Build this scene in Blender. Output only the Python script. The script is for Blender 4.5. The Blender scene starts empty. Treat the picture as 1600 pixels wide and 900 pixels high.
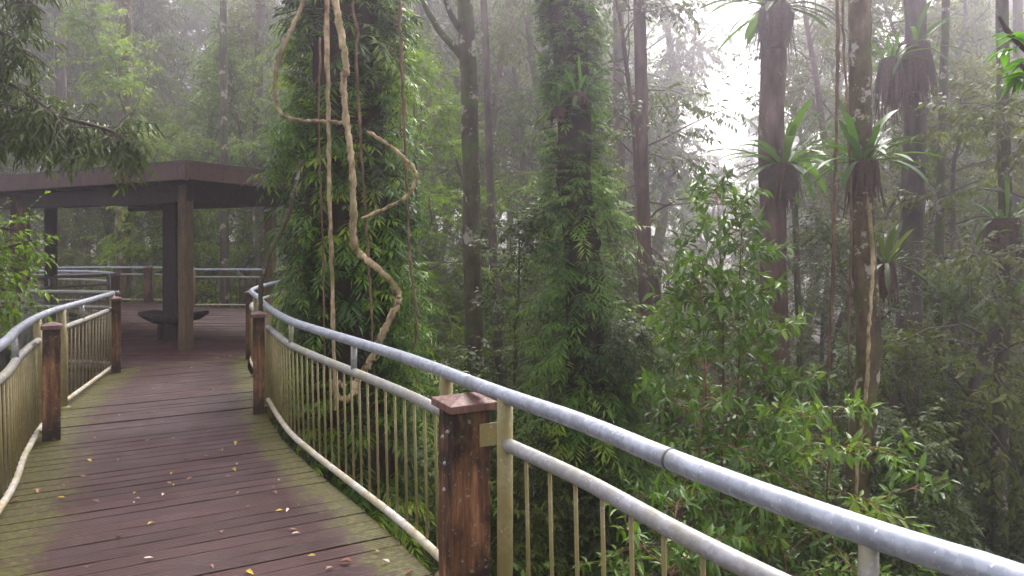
import bpy, math, random
import numpy as np
from mathutils import Vector, Matrix
random.seed(7)
RNG = np.random.default_rng(11)
sc = bpy.context.scene
COL = sc.collection
F, HX, HY, CZ = 1067.0, 800.0, 385.0, 1.62      # focal length in px of the 1600 px frame, horizon line, eye height

def at(px, py, d):
    return np.array([(px - HX) / F * d, d, CZ - (py - HY) / F * d])

# ------------------------------------------------------------------ object helpers
def tag(o, label=None, cat=None, group=None, kind=None):
    if label: o['label'] = label
    if cat: o['category'] = cat
    if group: o['group'] = group
    if kind: o['kind'] = kind
    return o

def thing(name, label, cat, loc=(0, 0, 0), rz=0.0, group=None):
    o = bpy.data.objects.new(name, None)
    o.empty_display_size = 0.1
    o.location = tuple(float(v) for v in loc)
    o.rotation_euler = (0, 0, rz)
    COL.objects.link(o)
    return tag(o, label, cat, group)

class MB:
    """collects geometry for ONE mesh"""
    def __init__(s):
        s.v, s.f, s.r, s.b, s.n = [], [], [], [], 0
    def add(s, v, faces, rnd=0.5, bc=None):
        v = np.asarray(v, dtype=np.float64).reshape(-1, 3)
        for f in faces:
            f = np.asarray(f, dtype=np.int64)
            if f.size: s.f.append(f + s.n)
        s.v.append(v)
        r = np.empty(len(v)); r[:] = rnd
        s.r.append(r)
        s.b.append(np.zeros((len(v), 3)) if bc is None else np.asarray(bc, dtype=np.float64).reshape(-1, 3))
        s.n += len(v)
    def mesh(s, name, smooth=False, offset=(0, 0, 0)):
        me = bpy.data.meshes.new(name)
        v = np.concatenate(s.v) - np.asarray(offset, dtype=np.float64)
        me.vertices.add(len(v))
        me.vertices.foreach_set('co', v.astype(np.float32).ravel())
        li = np.concatenate([f.ravel() for f in s.f])
        tot = np.concatenate([np.full(len(f), f.shape[1], dtype=np.int32) for f in s.f])
        st = np.concatenate([[0], np.cumsum(tot)[:-1]]).astype(np.int32)
        me.loops.add(len(li))
        me.loops.foreach_set('vertex_index', li.astype(np.int32))
        me.polygons.add(len(tot))
        me.polygons.foreach_set('loop_start', st)
        me.polygons.foreach_set('loop_total', tot)
        me.polygons.foreach_set('use_smooth', np.full(len(tot), smooth, dtype=bool))
        a = me.attributes.new('rnd', 'FLOAT', 'POINT')
        a.data.foreach_set('value', np.concatenate(s.r).astype(np.float32))
        b = me.attributes.new('bc', 'FLOAT_VECTOR', 'POINT')
        b.data.foreach_set('vector', np.concatenate(s.b).astype(np.float32).ravel())
        me.update(calc_edges=True)
        me.validate()
        return me
    def build(s, name, mat, parent=None, smooth=False, bevel=0.0):
        return link(name, s.mesh(name, smooth), mat, parent, bevel)

def link(name, me, mat, parent=None, bevel=0.0):
    if mat is not None and not me.materials: me.materials.append(mat)
    o = bpy.data.objects.new(name, me)
    COL.objects.link(o)
    if parent is not None: o.parent = parent
    if bevel:
        m = o.modifiers.new('Bevel', 'BEVEL'); m.width = bevel; m.segments = 2; m.limit_method = 'ANGLE'
    return o

def unit(a):
    a = np.asarray(a, dtype=np.float64)
    return a / np.maximum(np.linalg.norm(a, axis=-1, keepdims=True), 1e-9)

def box(mb, c, ex, ey, ez, rnd=0.5, taper=1.0):
    """box round c with half-axis vectors ex, ey, ez (taper narrows the bottom)"""
    c, ex, ey, ez = (np.asarray(q, dtype=np.float64) for q in (c, ex, ey, ez))
    v = []
    for k, t in ((-1, taper), (1, 1.0)):
        for i, j in ((-1, -1), (1, -1), (1, 1), (-1, 1)):
            v.append(c + ex * i * t + ey * j * t + ez * k)
    mb.add(v, [np.array([[3, 2, 1, 0], [4, 5, 6, 7], [0, 1, 5, 4], [1, 2, 6, 5], [2, 3, 7, 6], [3, 0, 4, 7]])], rnd)

def tube(mb, P, R, sides=8, rnd=0.5, caps=True, bump=0.0, seed=0):
    P = np.asarray(P, dtype=np.float64)
    n = len(P)
    R = np.full(n, R) if np.isscalar(R) else np.asarray(R, dtype=np.float64)
    T = np.gradient(P, axis=0); T = unit(T)
    ref = np.array([0, 0, 1.0]) if abs(T[0][2]) < 0.9 else np.array([1.0, 0, 0])
    N = np.empty_like(P)
    cur = unit(ref - T[0] * np.dot(ref, T[0]))
    for i in range(n):
        cur = unit(cur - T[i] * np.dot(cur, T[i])); N[i] = cur
    B = np.cross(T, N)
    a = np.linspace(0, 2 * math.pi, sides, endpoint=False)
    rr = R[:, None] * np.ones((1, sides))
    L = np.concatenate([[0], np.cumsum(np.linalg.norm(np.diff(P, axis=0), axis=1))])
    if bump:
        g = np.random.default_rng(seed)
        for k in range(7):
            fz, fa, ph = g.uniform(.3, 3.5), g.integers(1, 6), g.uniform(0, 6.28)
            rr = rr * (1 + bump * .45 * np.sin(fa * a[None] + fz * L[:, None] + ph))
        rr = rr * (1 + bump * .5 * g.normal(size=rr.shape))
    V = P[:, None, :] + rr[:, :, None] * (np.cos(a)[None, :, None] * N[:, None, :] + np.sin(a)[None, :, None] * B[:, None, :])
    i, j = np.meshgrid(np.arange(n - 1), np.arange(sides), indexing='ij')
    j2 = (j + 1) % sides
    q = np.stack([i * sides + j, i * sides + j2, (i + 1) * sides + j2, (i + 1) * sides + j], -1).reshape(-1, 4)
    bc = np.stack([np.repeat(L[:, None], sides, 1), np.repeat(a[None] * R.mean(), n, 0), np.zeros((n, sides))], -1)
    fs = [q]
    if caps:
        fs += [np.arange(sides)[::-1][None], (np.arange(sides) + (n - 1) * sides)[None]]
    mb.add(V.reshape(-1, 3), fs, rnd, bc.reshape(-1, 3))

def smooth_path(pts, n=8):
    """Catmull-Rom through the points, any dimension"""
    p = np.asarray(pts, dtype=np.float64)
    p = np.vstack([2 * p[0] - p[1], p, 2 * p[-1] - p[-2]])
    out = []
    for i in range(1, len(p) - 2):
        t = np.linspace(0, 1, n, endpoint=False)[:, None]
        a, b, c, d = p[i - 1], p[i], p[i + 1], p[i + 2]
        out.append(.5 * (2 * b + (c - a) * t + (2 * a - 5 * b + 4 * c - d) * t ** 2 + (3 * b - a - 3 * c + d) * t ** 3))
    out.append(p[-2][None])
    return np.vstack(out)

class Curve:
    def __init__(s, pts, n=14):
        s.p = smooth_path(pts, n)
        s.l = np.concatenate([[0], np.cumsum(np.linalg.norm(np.diff(s.p, axis=0), axis=1))])
        s.L = s.l[-1]
    def pos(s, t):
        return np.stack([np.interp(t, s.l, s.p[:, k]) for k in range(s.p.shape[1])], -1)
    def tan(s, t):
        return unit(s.pos(np.asarray(t) + .03) - s.pos(np.asarray(t) - .03))
    def s_px(s, px):
        """arc length where the plan curve crosses the line of sight of an image column"""
        q = s.p[:, 0] - (px - HX) / F * s.p[:, 1]
        ok = [i for i in range(len(q) - 1) if q[i] * q[i + 1] <= 0 and s.p[i, 1] > .3]
        i = ok[0]
        return s.l[i] + (s.l[i + 1] - s.l[i]) * q[i] / (q[i] - q[i + 1])

# ------------------------------------------------------------------ leaves
def leaves(mb, P, D, N, L, W, rnd, curve=.25, fold=.25, full=True):
    P, D, N = np.asarray(P), unit(D), np.asarray(N)
    k = len(P)
    if not k: return
    S = unit(np.cross(D, N)); N = np.cross(S, D)
    L = np.broadcast_to(np.asarray(L, dtype=float), (k,))[:, None]; W = np.broadcast_to(np.asarray(W, dtype=float), (k,))[:, None]
    mid = lambda t: P + D * L * t - N * (curve * L * t * t)
    rr = np.broadcast_to(np.asarray(rnd, dtype=float), (k,))
    if full:
        m1, m2, tip = mid(.34), mid(.7), mid(1.)
        up = N * W * fold
        l1, r1 = m1 - S * W * .5 + up, m1 + S * W * .5 + up
        l2, r2 = m2 - S * W * .36 + up * .7, m2 + S * W * .36 + up * .7
        V = np.stack([P, l1, m1, r1, l2, m2, r2, tip], 1)
        b = (np.arange(k) * 8)[:, None]
        tri = np.concatenate([b + np.array([[0, 2, 1]]), b + np.array([[0, 3, 2]]), b + np.array([[4, 5, 7]]), b + np.array([[5, 6, 7]])])
        quad = np.concatenate([b + np.array([[1, 2, 5, 4]]), b + np.array([[2, 3, 6, 5]])])
        mb.add(V.reshape(-1, 3), [tri, quad], np.repeat(rr, 8))
    else:
        m = mid(.45)
        V = np.stack([P, m - S * W * .5 + N * W * fold * .5, m + S * W * .5 + N * W * fold * .5, mid(1.)], 1)
        b = (np.arange(k) * 4)[:, None]
        mb.add(V.reshape(-1, 3), [np.concatenate([b + np.array([[0, 2, 1]]), b + np.array([[1, 2, 3]])])], np.repeat(rr, 4))

def sprays(mb, P, D, L, nl, ll, lw, droop, rnd, rng, full=False, stalk=None):
    """feather-like sprays: leaflets in pairs along a drooping stalk"""
    P, D = np.asarray(P), unit(D)
    k = len(P)
    L = np.broadcast_to(np.asarray(L, dtype=float), (k,))[:, None]
    up = np.array([0, 0, 1.0])
    dr = (droop * (.15 + 1.5 * rng.random(k)))[:, None]
    pos = lambda t: P + D * L * t - up * (dr * L * t * t)
    for j in range(nl):
        t = .12 + .88 * (j + .6) / nl
        B = pos(t)
        T = unit(D - up * 2 * dr * t)
        S = unit(np.cross(T, up) + .001)
        N = np.cross(S, T)
        for sgn in (-1, 1):
            if j == nl - 1 and sgn == 1: continue
            d = unit(T * (.55 + .9 * (j / nl)) + S * sgn * (1 - .65 * (j == nl - 1)) + rng.normal(0, .16, (k, 3)) - up * .1)
            leaves(mb, B, d, N + rng.normal(0, .25, (k, 3)), ll * (1 - .35 * abs(t - .45)) * rng.uniform(.8, 1.15, k), lw, np.clip(rnd + rng.normal(0, .07, k), 0, 1), .28, .2, full)
    if stalk is not None:
        t = np.linspace(0, 1, 4)
        for i in range(k):
            tube(stalk, np.array([(P[i] + D[i] * L[i] * q - up * dr[i] * L[i] * q * q) for q in t]), np.linspace(.006, .002, 4), 3, caps=False)

# ------------------------------------------------------------------ materials
def mat_base(name):
    m = bpy.data.materials.new(name); m.use_nodes = True
    nt = m.node_tree; nt.nodes.clear()
    return m, nt, nt.nodes.new('ShaderNodeOutputMaterial')
def nd(nt, t, ins=None, **props):
    n = nt.nodes.new(t)
    for k, v in props.items(): setattr(n, k, v)
    for k, v in (ins or {}).items():
        if hasattr(v, 'is_linked'): nt.links.new(v, n.inputs[k])
        else: n.inputs[k].default_value = v
    return n
def ramp(nt, fac, stops, interp='LINEAR'):
    n = nt.nodes.new('ShaderNodeValToRGB'); cr = n.color_ramp; cr.interpolation = interp
    while len(cr.elements) < len(stops): cr.elements.new(.5)
    for e, (p, c) in zip(cr.elements, stops):
        e.position = p; e.color = (c[0], c[1], c[2], 1) if not np.isscalar(c) else (c, c, c, 1)
    nt.links.new(fac, n.inputs[0])
    return n.outputs[0]
def mixc(nt, fac, a, b, blend='MIX'):
    n = nt.nodes.new('ShaderNodeMix'); n.data_type = 'RGBA'; n.blend_type = blend
    for sock, v in ((n.inputs[0], fac), (n.inputs[6], a), (n.inputs[7], b)):
        if hasattr(v, 'is_linked'): nt.links.new(v, sock)
        else: sock.default_value = v if np.isscalar(v) else (v[0], v[1], v[2], 1)
    return n.outputs[2]
def math_(nt, op, a, b=0.0):
    n = nt.nodes.new('ShaderNodeMath'); n.operation = op
    for s_, v in ((n.inputs[0], a), (n.inputs[1], b)):
        if hasattr(v, 'is_linked'): nt.links.new(v, s_)
        else: s_.default_value = v
    return n.outputs[0]
def coords(nt, scale=(1, 1, 1), kind='Object'):
    tc = nt.nodes.new('ShaderNodeTexCoord')
    mp = nd(nt, 'ShaderNodeMapping', {'Scale': scale, 'Vector': tc.outputs[kind]})
    return mp.outputs[0]
def attr(nt, name, out='Fac'):
    return nd(nt, 'ShaderNodeAttribute', attribute_name=name).outputs[out]
def noise(nt, vec, scale, detail=4, rough=.55):
    return nd(nt, 'ShaderNodeTexNoise', {'Vector': vec, 'Scale': scale, 'Detail': detail, 'Roughness': rough}).outputs[0]
def finish(nt, out, col, rough, bump=None, bs=.3, bd=.01, metal=0.0, spec=.5):
    b = nd(nt, 'ShaderNodeBsdfPrincipled')
    for k, v in (('Base Color', col), ('Roughness', rough), ('Metallic', metal), ('Specular IOR Level', spec)):
        if hasattr(v, 'is_linked'): nt.links.new(v, b.inputs[k])
        else: b.inputs[k].default_value = v if np.isscalar(v) else (v[0], v[1], v[2], 1)
    if bump is not None:
        bp = nd(nt, 'ShaderNodeBump', {'Strength': bs, 'Distance': bd, 'Height': bump})
        nt.links.new(bp.outputs[0], b.inputs['Normal'])
    nt.links.new(b.outputs[0], out.inputs[0])
    return b

def leaf_mat(name, stops, transl=.3, rough=.42, spec=.45):
    m, nt, out = mat_base(name)
    oi = nd(nt, 'ShaderNodeObjectInfo').outputs['Random']
    r = math_(nt, 'ADD', attr(nt, 'rnd'), math_(nt, 'MULTIPLY', math_(nt, 'SUBTRACT', oi, .5), .16))
    col = ramp(nt, r, stops)
    b = nd(nt, 'ShaderNodeBsdfPrincipled', {'Base Color': col, 'Roughness': rough, 'Specular IOR Level': spec})
    tcol = mixc(nt, 1.0, col, (1.5, 1.7, .6), 'MULTIPLY')
    t = nd(nt, 'ShaderNodeBsdfTranslucent', {'Color': tcol})
    mx = nd(nt, 'ShaderNodeMixShader', {0: transl, 1: b.outputs[0], 2: t.outputs[0]})
    nt.links.new(mx.outputs[0], out.inputs[0])
    return m

def bark_mat(name, a, b, moss=.4, lichen=0.0, zs=.35, mosscol=(.06, .085, .018), scale=7):
    m, nt, out = mat_base(name)
    v = coords(nt, (1, 1, zs)); v1 = coords(nt)
    n1 = noise(nt, v, scale, 8, .65)
    col = ramp(nt, n1, [(.36, a), (.66, b)])
    col = mixc(nt, 1.0, col, ramp(nt, noise(nt, coords(nt, (1, 1, .6)), 1.7, 5, .6), [(.35, .55), (.65, 1.35)]), 'MULTIPLY')
    ms = ramp(nt, noise(nt, v1, 2.6, 6, .65), [(.62 - .3 * moss, 0), (.74 - .25 * moss, 1)])
    col = mixc(nt, math_(nt, 'MULTIPLY', ms, min(1, .45 + moss)), col, mosscol)
    if lichen:
        lc = ramp(nt, noise(nt, v1, 3.4, 7, .7), [(.66 - .16 * lichen, 0), (.69 - .16 * lichen, 1)])
        col = mixc(nt, math_(nt, 'MULTIPLY', lc, .75), col, (.40, .36, .30))
    finish(nt, out, col, .85, n1, .8, .03, spec=.25)
    return m

def deck_mat():
    m, nt, out = mat_base('wet_deck_boards')
    bc = nd(nt, 'ShaderNodeAttribute', attribute_name='bc').outputs['Vector']
    sep = nd(nt, 'ShaderNodeSeparateXYZ', {0: bc})
    r = attr(nt, 'rnd')
    off = nd(nt, 'ShaderNodeCombineXYZ', {'Z': math_(nt, 'MULTIPLY', r, 37.0)}).outputs[0]
    vv = nd(nt, 'ShaderNodeVectorMath', {0: bc, 1: (1.2, 22, 0)}, operation='MULTIPLY').outputs[0]
    vv = nd(nt, 'ShaderNodeVectorMath', {0: vv, 1: off}, operation='ADD').outputs[0]
    grain = noise(nt, vv, 3.0, 8, .7)
    obj = coords(nt)
    big = noise(nt, obj, 1.3, 5, .6)
    col = ramp(nt, grain, [(.28, (.014, .006, .005)), (.55, (.046, .020, .017)), (.8, (.10, .053, .047))])
    col = mixc(nt, 1.0, col, ramp(nt, r, [(0, (.74, .69, .70)), (.5, (.98, .91, .93)), (1, (1.2, 1.08, 1.1))]), 'MULTIPLY')
    col = mixc(nt, math_(nt, 'MULTIPLY', ramp(nt, big, [(.45, 0), (.7, 1)]), .5), col, (.066, .042, .042))
    # moss creeping in from both edges (sep.z holds the metres to the nearer edge)
    edge = math_(nt, 'SUBTRACT', 1.0, math_(nt, 'DIVIDE', sep.outputs[2], .42))
    mn = math_(nt, 'MULTIPLY', math_(nt, 'SUBTRACT', noise(nt, obj, 7.0, 9, .78), .5), 1.8)
    mn = math_(nt, 'ADD', mn, math_(nt, 'MULTIPLY', r, .12))
    mf = ramp(nt, math_(nt, 'ADD', math_(nt, 'MULTIPLY', edge, .95), mn), [(.42, 0), (.64, 1)])
    mcol = ramp(nt, noise(nt, obj, 30, 4), [(.3, (.026, .026, .007)), (.5, (.06, .058, .012)), (.72, (.15, .15, .016))])
    col = mixc(nt, math_(nt, 'MULTIPLY', mf, .8), col, mcol)
    rg = ramp(nt, noise(nt, obj, 2.2, 5), [(.35, .38), (.7, .66)])
    groove = nd(nt, 'ShaderNodeTexWave', {'Vector': nd(nt, 'ShaderNodeVectorMath', {0: bc, 1: (0, 1, 0)}, operation='MULTIPLY').outputs[0], 'Scale': 14.0, 'Distortion': .4}, wave_type='BANDS', bands_direction='Y').outputs[1]
    h = math_(nt, 'ADD', math_(nt, 'MULTIPLY', groove, .5), grain)
    finish(nt, out, col, rg, h, .7, .008, spec=.25)
    return m

def wood_mat(name, a, b, c, moss=0.0, rough=.75, black=0.0):
    m, nt, out = mat_base(name)
    v = coords(nt, (1, 1, .09)); v1 = coords(nt)
    g = noise(nt, v, 26, 8, .68)
    col = ramp(nt, g, [(.3, a), (.5, b), (.72, c)])
    big = noise(nt, coords(nt, (1, 1, .45)), 5.5, 5, .65)
    if black:
        col = mixc(nt, math_(nt, 'MULTIPLY', ramp(nt, big, [(.40, 0), (.56, 1)]), black), col, (.012, .008, .006))
    if moss:
        mf = ramp(nt, noise(nt, v1, 6, 7, .7), [(.62 - .2 * moss, 0), (.75 - .2 * moss, 1)])
        col = mixc(nt, math_(nt, 'MULTIPLY', mf, .75), col, (.075, .085, .02))
    sp = ramp(nt, noise(nt, v1, 42, 4, .65), [(.62, 0), (.67, 1)])
    col = mixc(nt, math_(nt, 'MULTIPLY', sp, .45), col, (.36, .33, .26))
    finish(nt, out, col, rough, g, .6, .01, spec=.3)
    return m

def steel_mat(name, base, algae, amount, metal=.35, rough=.4, rust=0.0):
    m, nt, out = mat_base(name)
    v = coords(nt)
    sp = nd(nt, 'ShaderNodeTexVoronoi', {'Vector': v, 'Scale': 55.0}, feature='F1').outputs['Color']
    spf = nd(nt, 'ShaderNodeSeparateColor', {0: sp}).outputs[0]
    n2 = noise(nt, v, 9, 6, .7)
    b0 = tuple(x * .80 for x in base); b1 = tuple(min(1, x * 1.14) for x in base)
    col = ramp(nt, spf, [(0, b0), (1, b1)])
    col = mixc(nt, math_(nt, 'MULTIPLY', ramp(nt, n2, [(.40, 0), (.60, 1)]), .55), col, tuple(x * .55 for x in base))
    wt = ramp(nt, noise(nt, v, 75, 3, .6), [(.64, 0), (.70, 1)])
    col = mixc(nt, math_(nt, 'MULTIPLY', wt, .7), col, (.72, .72, .74))
    dk = ramp(nt, noise(nt, v, 24, 6, .7), [(.60, 0), (.68, 1)])
    col = mixc(nt, math_(nt, 'MULTIPLY', dk, .45), col, tuple(x * .4 for x in base))
    af = ramp(nt, noise(nt, v, 4.5, 7, .65), [(.70 - .5 * amount, 0), (.95 - .5 * amount, 1)])
    col = mixc(nt, math_(nt, 'MULTIPLY', af, .85), col, algae)
    if rust:
        rf = ramp(nt, noise(nt, v, 7, 8, .75), [(.58, 0), (.68, 1)])
        col = mixc(nt, math_(nt, 'MULTIPLY', rf, rust), col, (.30, .13, .04))
    rg = ramp(nt, n2, [(.3, rough * .8), (.7, rough * 1.4)])
    met = math_(nt, 'MULTIPLY', math_(nt, 'SUBTRACT', 1.0, af), metal)
    finish(nt, out, col, rg, n2, .06, .004, met)
    return m

def plain_mat(name, a, b, scale=20, rough=.7, bs=.3, spec=.4, metal=0.0):
    m, nt, out = mat_base(name)
    n = noise(nt, coords(nt), scale, 6, .65)
    finish(nt, out, ramp(nt, n, [(.3, a), (.7, b)]), rough, n, bs, .01, metal, spec)
    return m

M = {}
M['deck'] = deck_mat()
M['frame'] = wood_mat('dark_bearers', (.012, .010, .008), (.03, .022, .017), (.06, .045, .035), .4)
M['post'] = wood_mat('red_weathered_post', (.022, .011, .007), (.13, .058, .026), (.34, .18, .085), .22, .8, .93)
M['cap'] = wood_mat('red_post_cap', (.07, .034, .028), (.16, .08, .066), (.30, .17, .145), .3, .5, .3)
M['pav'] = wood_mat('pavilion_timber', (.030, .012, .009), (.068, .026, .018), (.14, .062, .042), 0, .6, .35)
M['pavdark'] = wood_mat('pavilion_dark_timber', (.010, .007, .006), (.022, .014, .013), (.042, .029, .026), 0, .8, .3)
M['pavpost'] = wood_mat('mossy_pavilion_post', (.04, .022, .011), (.10, .06, .028), (.19, .13, .06), .6, .8, .3)
M['rail'] = steel_mat('galvanised_rail', (.33, .355, .40), (.18, .18, .13), .26, .45, .40)
M['midrail'] = steel_mat('galvanised_mid_rail', (.32, .32, .33), (.22, .20, .095), .62, .4, .45)
M['lowrail'] = steel_mat('stained_bottom_rail', (.48, .45, .39), (.30, .25, .12), .62, .1, .5, .35)
M['bar'] = steel_mat('algae_covered_bar', (.25, .205, .095), (.17, .135, .040), .85, .05, .6)
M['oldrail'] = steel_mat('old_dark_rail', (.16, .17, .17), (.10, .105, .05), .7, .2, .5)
M['seam'] = plain_mat('dark_seam', (.04, .04, .045), (.09, .09, .09), 30, .6)
M['zinc'] = plain_mat('bolt_zinc', (.28, .26, .24), (.46, .44, .42), 60, .45, .1, .5, .5)
M['roof'] = plain_mat('dark_roof_sheet', (.03, .025, .025), (.05, .045, .042), 4, .6)
M['vine'] = bark_mat('pale_liana_bark', (.15, .092, .042), (.58, .44, .27), .42, .25, .5, (.13, .125, .03), 14)
M['vine2'] = bark_mat('brown_liana_bark', (.08, .042, .025), (.21, .125, .075), .2, .15, .4, (.09, .09, .025), 16)
M['core'] = bark_mat('dark_host_bark', (.014, .008, .006), (.05, .03, .02), .3, 0, .25, (.03, .04, .01))
M['bark1'] = bark_mat('mossy_brown_bark', (.035, .026, .015), (.095, .075, .048), .5, .55, .5)
M['bark2'] = bark_mat('reddish_bark', (.06, .032, .026), (.15, .09, .072), .12, .2, .25)
M['bark3'] = bark_mat('olive_mossy_bark', (.040, .028, .014), (.16, .115, .06), .45, .6, .4, (.08, .088, .018))
M['bark4'] = bark_mat('grey_brown_bark', (.05, .036, .032), (.125, .095, .085), .2, .2, .3)
M['stem'] = bark_mat('reddish_sapling_stem', (.10, .045, .028), (.22, .11, .07), .05, .15, .4)
M['twig'] = plain_mat('dark_twigs', (.03, .022, .014), (.08, .06, .038), 30, .8)
M['dead'] = plain_mat('dead_frond_skirt', (.030, .017, .012), (.12, .068, .046), 22, .85)
G = lambda *s: [(p, c) for p, c in s]
M['vfoliage'] = leaf_mat('climber_leaves', G((.05, (.010, .028, .006)), (.35, (.030, .080, .008)), (.62, (.092, .185, .012)), (.95, (.25, .34, .02))), .30, .40, .38)
M['vfoliage2'] = leaf_mat('trunk_fern_leaves', G((.05, (.016, .040, .006)), (.4, (.056, .125, .009)), (.7, (.125, .235, .014)), (.95, (.25, .34, .025))), .32, .44, .35)
M['shrub'] = leaf_mat('sapling_leaves', G((.05, (.020, .042, .008)), (.4, (.056, .110, .014)), (.7, (.115, .200, .022)), (.95, (.24, .31, .04))), .30, .38, .42)
M['olive'] = leaf_mat('olive_crown_leaves', G((.05, (.026, .036, .008)), (.45, (.072, .092, .015)), (.75, (.125, .148, .022)), (.95, (.21, .22, .035))), .36, .52, .25)
M['dark'] = leaf_mat('dark_crown_leaves', G((.05, (.016, .028, .008)), (.45, (.040, .062, .014)), (.75, (.078, .108, .020)), (.95, (.14, .17, .035))), .28, .46, .32)
M['fresh'] = leaf_mat('fresh_crown_leaves', G((.05, (.032, .062, .008)), (.45, (.098, .165, .013)), (.75, (.18, .26, .020)), (.95, (.29, .35, .03))), .40, .5, .25)
M['far'] = leaf_mat('far_crown_leaves', G((.05, (.026, .042, .009)), (.45, (.066, .095, .015)), (.75, (.115, .145, .022)), (.95, (.19, .21, .03))), .38, .55, .2)
M['fern'] = leaf_mat('strap_fern_fronds', G((.05, (.020, .05, .007)), (.45, (.058, .130, .011)), (.75, (.11, .21, .015)), (.95, (.19, .29, .03))), .32, .44, .35)
M['bright'] = leaf_mat('bright_young_leaves', G((.05, (.04, .12, .012)), (.5, (.10, .24, .02)), (.95, (.2, .36, .04))), .35, .35, .5)
M['yellow'] = plain_mat('yellow_fallen_leaf', (.38, .27, .02), (.58, .45, .07), 30, .5)
M['brownleaf'] = plain_mat('brown_fallen_leaf', (.20, .085, .04), (.36, .18, .10), 30, .5)
M['paleleaf'] = plain_mat('pale_fallen_leaf', (.45, .34, .27), (.62, .50, .42), 30, .5)
M['soil'] = plain_mat('forest_floor', (.020, .015, .010), (.050, .045, .020), 1.5, .9, .8)

# ------------------------------------------------------------------ terrain
def ground(x, y):
    x = np.asarray(x, dtype=float); y = np.asarray(y, dtype=float)
    r = np.clip(x + 5, 0, 60)
    z = -2.3 - .15 * r + .0012 * r * r
    z = z + .25 * np.sin(.31 * x + .4) * np.cos(.27 * y) + .12 * np.sin(.9 * x + 1.3 * y)
    return z + .02 * np.clip(y - 30, 0, 200) * (x < 200)
mb = MB()
gx = np.concatenate([np.linspace(-95, -25, 25), np.linspace(-23, 30, 80), np.linspace(33, 95, 22)])
gy = np.concatenate([np.linspace(-20, 45, 90), np.linspace(48, 125, 30)])
X, Y = np.meshgrid(gx, gy, indexing='ij')
V = np.stack([X, Y, ground(X, Y) + RNG.normal(0, .03, X.shape)], -1).reshape(-1, 3)
ny = len(gy)
i, j = np.meshgrid(np.arange(len(gx) - 1), np.arange(ny - 1), indexing='ij')
mb.add(V, [np.stack([i * ny + j, (i + 1) * ny + j, (i + 1) * ny + j + 1, i * ny + j + 1], -1).reshape(-1, 4)])
tag(mb.build('ground', M['soil'], smooth=True), kind='structure')

# ------------------------------------------------------------------ boardwalk
RAILH = 1.0
def plan(px, py, h=.62):
    d = h * F / (py - HY)
    return ((px - HX) / F * d, d)
R_px = [(1600, 910), (1485, 873), (1370, 836), (1197.5, 775.6), (1048, 718), (910, 660.6), (795, 620), (734.6, 597.4),
        (678.7, 575.5), (620, 554.6), (550.7, 533), (486.7, 513), (449, 499), (420, 481), (404, 465.3), (396, 452)]
RC = Curve([(2.9, -2.1), (2.3, -1.0), (1.75, -.0), (1.33, .66)] + [plan(*p) for p in R_px] + [(-4.12, 12.4), (-4.05, 14.1), (-4.7, 16.2), (-5.9, 17.6)])
L_px = [(0, 540), (26.7, 516), (53.4, 498.4), (80, 486.7), (106.7, 478.7), (144, 468), (176, 458.6)]
LC = Curve([(1.2, -2.9), (.6, -1.95), (-.15, -.85), (-.9, .25), (-1.75, 1.6), (-2.5, 2.85)] + [plan(*p) for p in L_px])

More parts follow.
